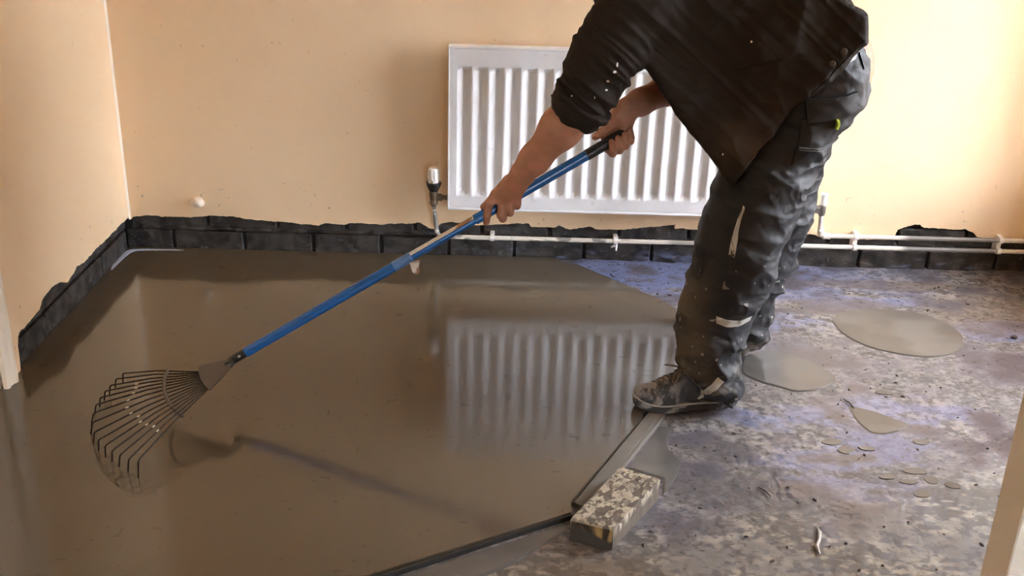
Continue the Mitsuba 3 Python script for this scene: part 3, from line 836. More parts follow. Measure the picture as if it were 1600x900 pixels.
# ------------------------------------------------------------------ the rake
S0 = np.array((-0.7336, -1.1878, 0.15)); S1 = np.array((0.3601, -0.9, 0.7605))
ra = (S1 - S0) / np.linalg.norm(S1 - S0)


def on_rod(x):
    return S0 + ra * ((x - S0[0]) / ra[0])


J1, J2, J3 = (on_rod((-0.3049, -1.07, 0.4053)[0]), on_rod((-0.0867, -1, 0.5183)[0]), on_rod((0.2498, -0.92, 0.7053)[0]))
view = np.array([0, -.95, .31])
rw_ = view - ra * (view @ ra); rw_ /= np.linalg.norm(rw_)       # towards the room's near side
rv = np.cross(rw_, ra); rv = rv if rv[2] > 0 else -rv            # up, square to the rod


def rod(a, b, r, cap=.002, n=20):
    ln = np.linalg.norm(np.array(b) - a)
    return lathe([(0, 0), (r - cap, 0), (r, cap), (r, ln - cap), (r - cap, ln), (0, ln)], a, ra, n)


HC = on_rod((0.0014, -1.02, 0.586)[0])      # where the left hand grips
HR = on_rod((0.3188, -0.9, 0.7344)[0])      # where the right hand grips
add('rake__handle', cat([rod(S0 - ra * .004, J1, .0148), rod(J1 - ra * .05, J2 + ra * .05, .0118)]), 'm_blue', 30)
add('rake__handle__sleeve', rod(J2, J3, .0152), 'm_blue', 30)
add('rake__grip', rod(J3 - ra * .02, HR + ra * .030, .0165), 'm_black', 30); lab('rake__grip', 'black rubber grip')
# label wrapped over the middle tube, its torn flap, a clear band of tape at the joint
a = np.linspace(.25, 2.6, 12)
V, s_ = [], np.linspace(0, 1, 26)
ln = np.linalg.norm(J2 - J1)
for t in s_:
    for k in a:
        r = .0131 + .0009 * meshkit.noise(np.array([t * 14, k * 2, 1.0]), 3)
        V.append(J1 + ra * (.004 + t * (ln - .004)) + r * (math.sin(k) * rv + math.cos(k) * rw_ * (.8 if t > .97 else 1)))
i = np.arange(len(V)).reshape(26, 12)
fq = np.stack([i[:-1, :-1], i[1:, :-1], i[1:, 1:], i[:-1, 1:]], -1).reshape(-1, 4)
add('rake__label', (np.array(V), fq), 'm_tape', True); lab('rake__label', 'worn cream paper label stuck along the blue handle')
add('rake__tape_band', rod(J1 - ra * .016, J1 + ra * .045, .0152), 'm_blue_pale', 30)
fo = J1 + ra * .034 - rv * .012 + rw_ * .009
fl = [(-.004, 0), (.030, .006), (.030, -.004), (.026, -.016), (.031, -.028), (.027, -.036), (.022, -.040), (.014, -.034), (.006, -.030), (.001, -.014)]
fm = trimesh.creation.extrude_polygon(sg.Polygon(chaikin(fl, 2)), .0012, engine='earcut')
fm = fm.subdivide()
v = fm.vertices; fm.vertices = fo + v[:, :1] * [.93, .1, .1] + v[:, 1:2] * np.array([0, .05, 1]) + (v[:, 2:] + .006 * np.sin(v[:, 1:2] * 130)) * np.array([.1, -1, 0])
add('rake__torn_flap', fm, 'm_tape', True)

# head: black ferrule, pressed fan plate, brace, spring tines
P_plate = np.array((-0.7812, -1.2463, 0.135))
add('rake__ferrule', cat([rod(S0 - ra * .052, S0 + ra * .012, .0125), tube([S0 - ra * .05, P_plate + [.012, .004, .002], P_plate], [.0118, .0105, .008], 14)]), 'm_black', 30)
add('rake__rivet', lathe([(0, 0), (.0042, 0), (.003, .002), (0, .0026)], S0 - ra * .022 + rw_ * .0122, rw_, 12), 'm_steel_bright', 30)
roots = [np.array(q) for q in ((-0.8779, -1.2388, 0.108), (-0.8182, -1.3507, 0.1))]
bends = [(-1.1093, -1.1572, 0.055), (-1.1176, -1.194, 0.055), (-1.1207, -1.2336, 0.055), (-1.1233, -1.2686, 0.055), (-1.1237, -1.3064, 0.055), (-1.121, -1.3469, 0.055), (-1.1117, -1.3931, 0.055), (-1.0968, -1.4447, 0.055), (-1.074, -1.4942, 0.055), (-1.0487, -1.5324, 0.055), (-1.0224, -1.56, 0.055), (-0.996, -1.5841, 0.055), (-0.9694, -1.6046, 0.055), (-0.941, -1.6217, 0.055), (-0.915, -1.6266, 0.055)]
tips = [(-1.128, -1.1178, 0.004), (-1.1413, -1.1472, 0.002), (-1.1433, -1.1909, 0.002), (-1.1469, -1.2241, 0.001), (-1.1482, -1.2604, 0), (-1.1475, -1.3012, 0), (-1.1381, -1.3531, -0.001), (-1.1185, -1.4131, -0.002), (-1.0946, -1.4608, -0.003), (-1.0686, -1.4957, -0.003), (-1.0403, -1.5233, -0.003), (-1.0152, -1.5475, -0.003), (-0.9888, -1.5712, -0.003), (-0.9589, -1.5913, -0.003), (-0.9224, -1.6228, -0.003)]
nt = len(bends)
for k in range(nt):
    t = k / (nt - 1)
    r0 = roots[0] * (1 - t) + roots[1] * t
    b, e = np.array(bends[k]), np.array(tips[k])
    r00 = r0 + (r0 - b) / np.linalg.norm(r0 - b) * .03
    pts = np.vstack([[r00], [r0], [(r0 + b) / 2 + [0, 0, .006]], bend(r0, b, e, .010, 6), [e]])
    add('rake__tine', tube(pts, .0021, 7), 'm_steel', 60)
    # bare scraped bands where the mud has worn off
    if 2 < k < 14:
        f = .36 + .02 * math.sin(k * 1.7) - .01 * (k - 3) * (k < 9)
        q0, q1 = b + (r0 - b) * f, b + (r0 - b) * (f + .030)
        q0, q1 = (q + [0, 0, .006 * 4 * ff * (1 - ff)] for q, ff in ((q0, f), (q1, f + .04)))
        add('rake__tine%s__worn_patch' % ('' if k == 0 else f'_{k:03d}'), tube([q0, q1], .0023, 7), 'm_steel_bright')
# fan plate: a pressed sheet from the ferrule out to the tine roots
pl = []
for u in np.linspace(0, 1, 12):
    for w in np.linspace(0, 1, 15):
        r0 = roots[0] * (1 - w) + roots[1] * w
        arc = (r0 - P_plate); wid = u ** .75
        c0 = P_plate + [.012, .003, .004] + ((roots[0] + roots[1]) / 2 - P_plate) * u * 1.04
        side = (roots[0] - roots[1]) * (.5 - w) * (.25 + .85 * wid)
        bow = (4 * (w - .5) ** 2) * u * .10 * (P_plate - c0)
        pl.append(c0 + side + bow + np.array([0, 0, .004 + .0025 * math.cos(w * 14 * 2 * math.pi) * u]))
pl = np.array(pl); i = np.arange(180).reshape(12, 15)
fq = np.stack([i[:-1, :-1], i[1:, :-1], i[1:, 1:], i[:-1, 1:]], -1).reshape(-1, 4)
both = cat([trimesh.Trimesh(*meshkit.arrays((pl, fq))[:2], process=False), trimesh.Trimesh(*meshkit.arrays((pl - [0, 0, .003], fq[:, ::-1]))[:2], process=False)])
add('rake__fan_plate', both, 'm_mud', 40)
plain('m_mud', (.095, .08, .065), .55)
br = np.array([(-0.9572, -1.2078, 0.098), (-0.9508, -1.2669, 0.098), (-0.9371, -1.3197, 0.096), (-0.9169, -1.3651, 0.093), (-0.8944, -1.4017, 0.088), (-0.872, -1.427, 0.083), (-0.8512, -1.4415, 0.078)])
brp = np.stack([np.interp(np.linspace(0, 6, 25), range(7), br[:, k]) for k in range(3)], 1)
add('rake__brace', tube(brp, .0052, 8), 'm_mud', True)
lab('rake', 'blue handled leaf rake held by the man, its fan resting in the wet screed', 'rake')

# ------------------------------------------------------------------ the person


def rf(o, s, v, w): return o + ra * s + rv * v + rw_ * w


# joints
Lsh, Lel = np.array([.335, -1.11, 1.165]), np.array([.190, -1.15, .885])
Lwr = np.array((0.0516, -1.06, 0.674))
Rsh, Rel = np.array([.335, -.75, 1.165]), np.array([.560, -.725, .885])
Rwr = np.array((0.3463, -0.885, 0.819))
hipL, hipR = np.array([.87, -1.03, .92]), np.array([.90, -.83, .92])
knL, knR = np.array([.665, -1.095, .505]), np.array([.83, -.84, .46])
anL, anR = np.array([.645, -1.125, .08]), np.array([.80, -.80, .08])

# left hand: laid over the rod, index finger pointing down
iw = lambda x, y, w: np.array(x) + rw_ * w
hp = on_rod
L_idx = [rf(HC, -.012, .024, .030), np.array((-0.0459, -1.032, 0.5674)), np.array((-0.0508, -1.028, 0.5309)), np.array((-0.0524, -1.02, 0.5066))]
L_mid = [rf(HC, -.006, .008, .035), rf(HC, -.031, -.027, .032), rf(HC, -.031, -.037, .006), rf(HC, -.027, -.022, -.016)]
L_rng = [rf(HC, .018, .004, .035), rf(HC, -.002, -.025, .030), rf(HC, -.004, -.033, .004), rf(HC, -.004, -.020, -.017)]
L_pky = [rf(HC, .038, .002, .032), rf(HC, .026, -.019, .026), rf(HC, .023, -.027, .005), rf(HC, .017, -.018, -.014)]
L_thb = [Lwr * .45 + HC * .55 + rv * .026 - rw_ * .004, rf(HC, -.012, .034, -.010), rf(HC, -.042, .022, -.014), rf(HC, -.062, .020, -.004)]
# right hand: thumb along the top of the rod, fingers curled round underneath with the tips towards the near side
R_thb = [np.array((0.3147, -0.9, 0.7972)), np.array((0.2952, -0.905, 0.7752)), np.array((0.2761, -0.905, 0.7518)), np.array((0.2583, -0.905, 0.7379))]
R_f = []
for s, k in ((-.030, 1.0), (-.008, 1.05), (.014, 1.0), (.034, .88)):
    R_f.append([rf(HR, s + .010, .026 * k, -.026), rf(HR, s, -.016 * k, -.034), rf(HR, s, -.033 * k, -.004), rf(HR, s + .002, -.024 * k, .022), rf(HR, s + .008, -.003 * k, .028)])


def finger(P, J, radii):
    return chain(P, list(zip(J, radii)), .004)


def left_arm(P):
    d = chain(P, [(Lsh, .060), (Lel + (Lsh - Lel) * .15, .050), (Lel, .050), (Lel * .68 + Lwr * .32, .0535), (Lel * .2 + Lwr * .8, .039), (Lwr, .035)], .03)
    mcp = [L_idx[0], L_mid[0], L_rng[0], L_pky[0]]
    for m, r in zip(mcp, (.0165, .0170, .0165, .0155)):
        d = smin(d, cone(P, Lwr + (m - Lwr) * .12, m, .028, r), .014)
    d = smin(d, cone(P, L_idx[0], L_thb[1], .014, .013), .016)
    for J, r in ((L_idx, (.0145, .0128, .0112, .0098)), (L_mid, (.0155, .0135, .0118, .0100)), (L_rng, (.0150, .0130, .0112, .0098)), (L_pky, (.0138, .0118, .0102, .009))):
        d = smin(d, finger(P, J, r), .003)
    d = smin(d, finger(P, L_thb, (.019, .0145, .0125, .0105)), .008)
    # tendons
    for m in mcp[:3]:
        d = smin(d, cone(P, Lwr + rw_ * .026, m + rw_ * .012, .003, .004), .008)
    return d


def right_arm(P):
    d = chain(P, [(Rsh, .060), (Rel + (Rsh - Rel) * .15, .050), (Rel, .047), (Rel * .66 + Rwr * .34, .048), (Rel * .2 + Rwr * .8, .035), (Rwr, .030)], .03)
    for J, r in zip(R_f, (.0145, .015, .0145, .0135)):
        d = smin(d, cone(P, Rwr + (J[0] - Rwr) * .12, J[0], .024, r), .014)
    d = smin(d, cone(P, Rwr, R_thb[0], .026, .020), .018)
    d = smin(d, cone(P, Rwr + ra * .010, rf(HR, .040, .012, -.002), .025, .020), .016)
    for J, r in zip(R_f, ((.0138, .0125, .0118, .0105, .0092), (.0142, .013, .0122, .0108, .0095), (.0138, .0122, .0115, .0102, .009), (.0125, .011, .0105, .0092, .0082))):
        d = smin(d, finger(P, J, r), .0045)
    d = smin(d, finger(P, R_thb, (.0195, .0150, .0125, .0105)), .008)
    return d


armL = nets(left_arm, [-.12, -1.30, .50], [.42, -.93, 1.25], .0034)
armR = nets(right_arm, [.20, -.98, .66], [.64, -.62, 1.25], .0034)

hd_c = np.array([.075, -.945, 1.375])
fw = np.array([-.72, -.10, -.68]); fw /= np.linalg.norm(fw)
upv = np.array([-.66, 0, .75]); upv -= fw * (upv @ fw); upv /= np.linalg.norm(upv)
sd = np.cross(fw, upv)
HRm = np.stack([fw, sd, upv], 1)


def hp3(a, b, c): return hd_c + fw * a + sd * b + upv * c


def trunk(P):
    d = chain(P, [((.89, -.93, .97), .135), ((.68, -.93, 1.08), .135), ((.44, -.93, 1.17), .145)], .06)
    for y in (-1.0, -.86):
        d = smin(d, chain(P, [((.86, y, .95), .12), ((.68, y, 1.07), .12), ((.42, y, 1.16), .125)], .05), .05)
    d = smin(d, cone(P, Lsh, Rsh, .068, .068), .08)
    d = smin(d, chain(P, [((.34, -.93, 1.22), .065), ((.20, -.935, 1.29), .056), (hp3(-.03, 0, -.05), .055)], .03), .05)
    for h, k, a in ((hipL, knL, anL), (hipR, knR, anR)):
        d = smin(d, chain(P, [(h, .085), (k, .055), (k * .65 + a * .35, .052), (a, .036)], .03), .03)
    # head
    s = ell(P, hp3(-.012, 0, .035), (.098, .076, .095), HRm)
    s = smin(s, ell(P, hp3(.030, 0, -.045), (.062, .056, .075), HRm), .04)
    s = smin(s, cone(P, hp3(.088, 0, .012), hp3(.112, 0, -.024), .008, .013), .012)
    s = smin(s, cone(P, hp3(.075, -.03, .026), hp3(.075, .03, .026), .012, .012), .014)
    for q in (-1, 1):
        s = np.maximum(s, -(np.linalg.norm(P - hp3(.094, .031 * q, .006).astype(np.float32), axis=1) - .012))
        s = smin(s, ell(P, hp3(-.008, .077 * q, -.005), (.020, .008, .031), HRm), .008)
    s = smin(s, cone(P, hp3(.085, -.018, -.060), hp3(.085, .018, -.060), .007, .007), .006)
    s = smin(s, cone(P, hp3(.083, -.016, -.070), hp3(.083, .016, -.070), .007, .007), .006)
    return smin(d, s, .02)


trunk_m = nets(trunk, [-.12, -1.30, .0], [1.10, -.60, 1.56], .0085)
body = union([trunk_m, armL, armR])
add('person__body', body, 'm_skin', True)
lab('person__body', 'tanned bare forearms and hands')
hair = nets(lambda P: np.maximum(smin(ell(P, hp3(-.022, 0, .045), (.104, .084, .100), HRm), ell(P, hp3(-.05, 0, -.01), (.07, .078, .075), HRm), .03),
                                 (P - hp3(.055, 0, .03).astype(np.float32)) @ (fw * .8 - upv * .6).astype(np.float32)), hd_c - .2, hd_c + .2, .006)
add('person__hair', displace(hair, lambda v: .006 * (meshkit.fbm(v * 60, 3) - .5)), 'm_hair', True)
for q in (-1, 1):
    n = add('person__eye', trimesh.creation.icosphere(2, .0115).apply_translation(hp3(.0835, .031 * q, .006)), 'm_eye', True)
    add(n + '__iris', trimesh.creation.icosphere(2, .0058).apply_translation(hp3(.0900, .031 * q, .0035)), 'm_hair', True)


def nail(tip, prev, up, r):
    """A finger nail lying on the back of a fingertip."""
    a = np.array(tip) - prev; a /= np.linalg.norm(a); u = up - a * (up @ a); u /= np.linalg.norm(u); s = np.cross(a, u)
    V = []
    for i in np.linspace(-.5, .75, 5):
        for j in np.linspace(-.75, .75, 5): V.append(np.array(tip) + a * i * r + (math.sin(j) * s + math.cos(j) * u) * r * 1.045 * (1 if abs(i) < .6 else .97))
    k = np.arange(25).reshape(5, 5); fq = np.stack([k[:-1, :-1], k[1:, :-1], k[1:, 1:], k[:-1, 1:]], -1).reshape(-1, 4)
    return (np.array(V), fq)


add('person__nail', nail(R_thb[3], R_thb[2], rw_ * .5 + rv, .0105), 'm_nail', True)
add('person__nail', nail(L_idx[3], L_idx[2], rw_ - ra * .4, .0088), 'm_nail', True)

# trousers
TL = [((.850, -1.005, .935), .122), (np.array((0.7199, -1.055, 0.6386)), .116), (np.array((0.6752, -1.085, 0.5134)), .112), (np.array((0.6594, -1.1, 0.4128)), .108), (np.array((0.6267, -1.11, 0.2997)), .093), (np.array((0.61, -1.12, 0.2072)), .086), (np.array((0.6154, -1.125, 0.1049)), .086), (np.array((0.6272, -1.125, 0.0432)), .078), (np.array((0.6407, -1.125, -0.0348)), .074)]
TR = [((.872, -.85, .93), .118), (np.array((0.832, -0.83, 0.5)), .100), (np.array((0.8146, -0.82, 0.348)), .086), (np.array((0.7929, -0.81, 0.2563)), .076), (np.array((0.7795, -0.8, 0.1738)), .070), (np.array((0.7861, -0.79, 0.0946)), .074), (np.array((0.7741, -0.79, 0.0319)), .064), (np.array((0.7741, -0.79, -0.0265)), .06)]
cutL = np.array([.60, -1.125, .035]); 


def left_leg(P):
    d = chain(P, TL, .05)
    # crumpled stack over the ankle
    d = smin(d, ell(P, (0.647, -1.135, 0.0577), (.085, .08, .05)), .02)
    cut = .012 + np.clip(.685 - P[:, 0], 0, .2) * .78
    return np.maximum(d, cut.astype(np.float32) - P[:, 2])


def right_leg(P):
    return np.maximum(chain(P, TR, .05), .028 - P[:, 2])


def seat(P):
    d = ell(P, (.868, -.93, .965), (.112, .172, .13))
    d = smin(d, ell(P, (.888, -.93, .93), (.103, .168, .135)), .05)
    d = smin(d, cone(P, (.85, -1.0, .93), (.868, -.86, .93), .122, .118), .05)
    return np.maximum(d, (P - np.array([.90, 0, 1.045], np.float32)) @ np.array([-.45, 0, .89], np.float32))


def trousers(P):
    d = np.minimum(left_leg(P), right_leg(P))
    return smin(d, seat(P), .05)


tr = nets(trousers, [.44, -1.28, 0.0], [1.08, -.62, 1.12], .0056)


def tr_fold(V):
    z = V[:, 2]
    low = np.clip((.55 - z) / .35, 0, 1)
    f = folds(V, [[.5, .5, -.35], [.3, .5, .4], [.25, 0, 1.25]], 9, 11)
    f2 = folds(V, [[1, .4, -.5], [.3, 1, .3], [.6, .3, 1]], 15, 31)
    return f * (.015 + .013 * low) + f2 * (.004 + .003 * low)


tr = relax(displace(tr, tr_fold), 2)
add('person__trousers', tr, 'm_trousers', True)
lab('person__trousers', 'dark grey work trousers caked with dried screed')

from scipy.interpolate import LinearNDInterpolator


def front_of(mesh, y_most, y_least=-9, z_most=9):
    """y of the surface's foremost layer as a function of x, z."""
    n = mesh.vertex_normals; v = np.array(mesh.vertices)
    k = (n[:, 1] < -.1) & (v[:, 1] < y_most) & (v[:, 1] > y_least) & (v[:, 2] < z_most)
    v = v[k]; cell = np.floor(v[:, [0, 2]] / .012).astype(int); key = cell[:, 0] * 100003 + cell[:, 1]
    u, inv = np.unique(key, return_inverse=True); m = np.full(len(u), 9.); np.minimum.at(m, inv, v[:, 1])
    v = v[v[:, 1] < m[inv] + .012]
    return LinearNDInterpolator(v[:, [0, 2]], v[:, 1])


LEG = front_of(tr, -1.0)


def applique(pts, t, f, step=.005, smooth_it=0, back=.003, bulge=0.):
    """A piece of cloth of thickness t sewn onto a surface y = f(x, z), with its edge turned down to it."""
    g = sg.Polygon(pts); g = g if g.is_valid else g.buffer(0)
    ring = np.array(shapely.segmentize(g.exterior, step).coords)[:-1]
    x0, z0, x1, z1 = g.bounds
    gx, gz = np.meshgrid(np.arange(x0, x1, step), np.arange(z0, z1, step)); q = np.c_[gx.ravel(), gz.ravel()]
    inn = g.buffer(-step * .6)
    q = q[shapely.contains_xy(inn, q[:, 0], q[:, 1])] if not inn.is_empty else q[:0]
    P = np.vstack([ring, q])
    from scipy.spatial import Delaunay
    tri = Delaunay(P).simplices
    c = P[tri].mean(1); tri = tri[shapely.contains_xy(g.buffer(1e-6), c[:, 0], c[:, 1])]
    y = f(P); bad = np.isnan(y); y[bad] = np.nanmean(y) if bad.any() else 0
    a, b, cc = (P[tri[:, k]] for k in range(3))
    s = (b[:, 0] - a[:, 0]) * (cc[:, 1] - a[:, 1]) - (b[:, 1] - a[:, 1]) * (cc[:, 0] - a[:, 0])
    tri = np.where((s < 0)[:, None], tri[:, ::-1], tri)         # seen from -y: counter-clockwise in x, z
    dist = np.array([g.exterior.distance(sg.Point(p_)) for p_ in P])
    up = t + bulge * np.clip(dist / .03, 0, 1)
    V = np.vstack([np.c_[P[:, 0], y - up, P[:, 1]], np.c_[ring[:, 0], y[:len(ring)] + back, ring[:, 1]]])
    n, o = len(ring), len(P)
    ccw = g.exterior.is_ccw
    F = list(tri)
    for k in range(n):
        a, b = k, (k + 1) % n
        F += [[a, o + a, o + b], [a, o + b, b]] if ccw else [[a, b, o + b], [a, o + b, o + a]]
    return trimesh.Trimesh(V, np.array(F), process=False)


pk = 'person__trousers__'
add(pk + 'cargo_pocket', applique([(0.7868, 0.8655), (0.9304, 0.8836), (0.9118, 0.8085), (0.8967, 0.7538), (0.8379, 0.7449), (0.7746, 0.7413), (0.7833, 0.7977)], .006, LEG, bulge=.010), 'm_trousers', 40)
add(pk + 'pocket_flap', applique([(0.7879, 0.9234), (0.8548, 0.927), (0.9287, 0.9412), (0.939, 0.9189), (0.9255, 0.8817), (0.8634, 0.8659), (0.7999, 0.8588)], .017, LEG, bulge=.008), 'm_flap', 40)
textured('m_flap', lambda p, n, uv: mix((.008, .008, .009), (.014, .014, .016), fbm(p.x * 30, p.y * 30, p.z * 30, 3)), rough=.6)
lab(pk + 'pocket_flap', 'black cargo pocket flap with torn corner')
for pts in ([(0.7854, 0.795), (0.8493, 0.7905), (0.9105, 0.8048), (0.9108, 0.8027), (0.8496, 0.788), (0.7858, 0.7923)], [(0.7862, 0.7888), (0.8502, 0.7842), (0.9081, 0.7976), (0.9084, 0.7954), (0.8505, 0.7815), (0.7866, 0.7859)]):
    add(pk + 'stitching', applique(pts, .0185, LEG, .004), 'm_stitch')
plain('m_stitch', (.13, .13, .13), .7)
add(pk + 'yellow_tab', applique([(0.8767, 0.8698), (0.8837, 0.87), (0.8892, 0.856), (0.886, 0.8417), (0.8788, 0.8433), (0.8822, 0.8558)], .031, LEG, .003), 'm_yellow'); lab(pk + 'yellow_tab', 'small yellow tab')
add(pk + 'reflective_strip', applique([(0.6499, 0.6301), (0.6538, 0.6265), (0.6426, 0.5664), (0.6345, 0.4921), (0.6176, 0.4993), (0.6217, 0.528)], .003, LEG), 'm_strip', 40)
add(pk + 'reflective_strip', applique([(0.6022, 0.3135), (0.6306, 0.3043), (0.6675, 0.3014), (0.7049, 0.3104), (0.7051, 0.2924), (0.6694, 0.2833), (0.6324, 0.2863), (0.6022, 0.2955)], .003, LEG), 'm_strip', 40)
add(pk + 'reflective_strip', applique([(0.6223, 0.1302), (0.6404, 0.1182), (0.6186, 0.0923), (0.5944, 0.0705), (0.571, 0.0592), (0.5924, 0.0916)], .004, LEG), 'm_strip', 40)
for k in ('', '_001', '_002'): lab(pk + 'reflective_strip' + k, 'pale grey reflective strip')
add(pk + 'knee_pad_pocket', applique([(0.5743, 0.5739), (0.5903, 0.5912), (0.6174, 0.5695), (0.6393, 0.4807), (0.6201, 0.3331), (0.6079, 0.3088), (0.5639, 0.3075), (0.5542, 0.4104)], .003, LEG), 'm_trousers', 40)
FAR = front_of(tr, -.6, -.94, .6)
add(pk + 'reflective_strip', applique([(0.8013, 0.3028), (0.8486, 0.3063), (0.8516, 0.2978), (0.8023, 0.2943)], .004, FAR), 'm_strip', 40); lab(pk + 'reflective_strip_003', 'pale grey reflective strip')
# torn cloth ends at the seat
for q, dq in (((0.9764, -1, 0.9221), (.020, -.01, -.002)), ((0.9595, -1.03, 0.8819), (.016, -.012, -.006))):
    q = np.array(q); add(pk + 'torn_tag', tube([q - np.array(dq) * .6, q, q + dq], [.011, .007, .001], 6), 'm_flap')
add('person__undershirt', applique([(0.8722, 1.0021), (0.9002, 1.0235), (0.9223, 1.0379), (0.9464, 1.0827), (0.9478, 1.0624), (0.935, 1.045), (0.9214, 1.0207), (0.8919, 1.0096)], .004, front_of(tr, -.8)), 'm_vest', 40); lab('person__undershirt', 'pale undershirt showing below the hem')
add('person__belt_loop', applique([(0.9377, 1.0347), (0.9429, 1.0349), (0.9538, 0.9972), (0.9489, 0.9954)], .006, front_of(tr, -.8)), 'm_flap')

# overshirt: a shell over the trunk with a hanging front panel, and rolled sleeves
HEM0, HEM1 = [(0.6218, 0.6818), (0.931, 1.0724)]
PANEL = [(0.3535, 1.0125), (0.4642, 0.8564), (0.6218, 0.6818), (0.7644, 0.8913), (0.8603, 1.0097), (0.931, 1.0724), (0.9204, 1.1417), (0.725, 1.2654), (0.3951, 1.272), (0.3105, 1.1899)]
pn = np.array(PANEL, np.float32)


def poly_sd(q, poly):
    """Signed distance to a polygon in the plane."""
    d = np.full(len(q), 9., np.float32); s = np.ones(len(q), np.float32)
    n = len(poly)
    for i in range(n):
        a, b = poly[i], poly[i - 1]
        e, w = b - a, q - a
        t = np.clip((w @ e) / (e @ e), 0, 1)
        d = np.minimum(d, np.linalg.norm(w - t[:, None] * e, axis=1))
        c1, c2, c3 = q[:, 1] >= a[1], q[:, 1] < b[1], e[0] * w[:, 1] > e[1] * w[:, 0]
        s = np.where((c1 & c2 & c3) | (~c1 & ~c2 & ~c3), -s, s)
    return d * s


def shirt_out(P):
    d = chain(P, [((.875, -.93, 1.00), .148), ((.68, -.93, 1.09), .16), ((.43, -.93, 1.175), .162)], .06)
    for y in (-1.01, -.85):
        d = smin(d, chain(P, [((.858, y, .985), .128), ((.68, y, 1.07), .135), ((.42, y, 1.16), .135)], .05), .05)
    d = smin(d, cone(P, Lsh, Rsh, .09, .09), .08)
    # near panel hanging forward of the hip, thin in y
    w = poly_sd(P[:, [0, 2]], pn)
    lift = np.clip((P[:, 2] - .70) / .35, 0, 1)
    yc, yw = -1.045 + .03 * lift, .095 + .03 * lift
    q = np.stack([w + .018, np.abs(P[:, 1] - yc) - yw], 1)
    w3 = np.minimum(q.max(1), 0) + np.linalg.norm(np.maximum(q, 0), axis=1) - .018
    d = smin(d, w3, .045)
    # sleeves
    d = smin(d, chain(P, [(Lsh, .088), (Lsh * .5 + Lel * .5 + np.array([-.004, 0, 0]), .086), (Lel + (Lwr - Lel) * .02, .076)], .03), .03)
    d = smin(d, chain(P, [(Rsh, .088), (Rsh * .5 + Rel * .5, .082), (Rel, .066)], .03), .03)
    d = smin(d, chain(P, [((.33, -.93, 1.235), .085), ((.25, -.935, 1.275), .072)], .02), .03)
    return d


h0, h1 = np.array(HEM0), np.array(HEM1)
hn = np.array([(h1 - h0)[1], -(h1 - h0)[0]]); hn /= np.linalg.norm(hn)
if hn[0] < 0: hn = -hn            # points out of the shirt, below the hem


armdir = (Lwr - Lel) / np.linalg.norm(Lwr - Lel)
Lcuff = Lel + armdir * .018
rdir = (Rwr - Rel) / np.linalg.norm(Rwr - Rel)


def shirt(P):
    d = shirt_out(P)
    d = np.maximum(d, -(d + .0075))                                   # a shell
    hem = (P[:, [0, 2]] - h0.astype(np.float32)) @ hn.astype(np.float32) - .004
    d = np.maximum(d, hem)
    nearL = np.linalg.norm(P - Lcuff.astype(np.float32), axis=1) - .16
    d = np.maximum(d, np.where(nearL < 0, (P - Lcuff.astype(np.float32)) @ armdir.astype(np.float32), -1))
    neck = (P - np.array([.235, -.935, 1.285], np.float32)) @ np.array([-.85, 0, .5], np.float32)
    return np.maximum(d, neck)


sh = nets(shirt, [.05, -1.27, .66], [1.08, -.60, 1.42], .0052)


def sh_fold(V):
    arm = np.exp(-(np.linalg.norm(V - (Lsh * .35 + Lel * .65), axis=1) / .17) ** 2)
    f = folds(V, [[.8, .3, .5], [.3, 1, .2], [-.5, .1, .9]], 6, 41)
    f2 = folds(V, [[.45, .3, .5], [.2, .6, .2], [1.0, .1, 1.2]], 15, 51)
    return f * .014 * (1 - arm) + f2 * (.005 + .022 * arm)


sv_ = np.array(sh.vertices, np.float32)
sg_ = np.stack([shirt_out(sv_ + q) - shirt_out(sv_ - q) for q in (np.eye(3, dtype=np.float32) * .006)], 1)
sg_ /= np.linalg.norm(sg_, axis=1, keepdims=True) + 1e-9
sh.vertices = sv_ + sg_ * sh_fold(sv_)[:, None]          # both faces of the cloth move together
sh = relax(sh, 2)
add('person__shirt', sh, 'm_shirt', True)
lab('person__shirt', 'dark brown overshirt hanging open at the hem')


def torus_cuff(c, ax, r, tk, ln):
    def f(P):
        q = P - c.astype(np.float32); h = q @ ax.astype(np.float32)
        rad = np.linalg.norm(q - h[:, None] * ax.astype(np.float32), axis=1)
        rr = r + .35 * h
        e = np.stack([np.abs(rad - rr) - tk, np.abs(h) - ln], 1)
        return np.minimum(e.max(1), 0) + np.linalg.norm(np.maximum(e, 0), axis=1) - .003
    m = nets(f, c - .14, c + .14, .0045)
    return displace(m, lambda v: folds(v, [[.7, .2, .3], [.3, 1, .2], [.2, .1, 1.6]], 18, 61) * .011)


upd = (Lsh - Lel) / np.linalg.norm(Lsh - Lel)
cax = armdir * .75 - upd * .25; cax /= np.linalg.norm(cax)
add('person__shirt__rolled_cuff', torus_cuff(Lel + armdir * .004, -cax, .069, .006, .030), 'm_shirt', True)
add('person__shirt__rolled_cuff', torus_cuff(Rel + rdir * .0, -rdir, .062, .006, .024), 'm_shirt', True)
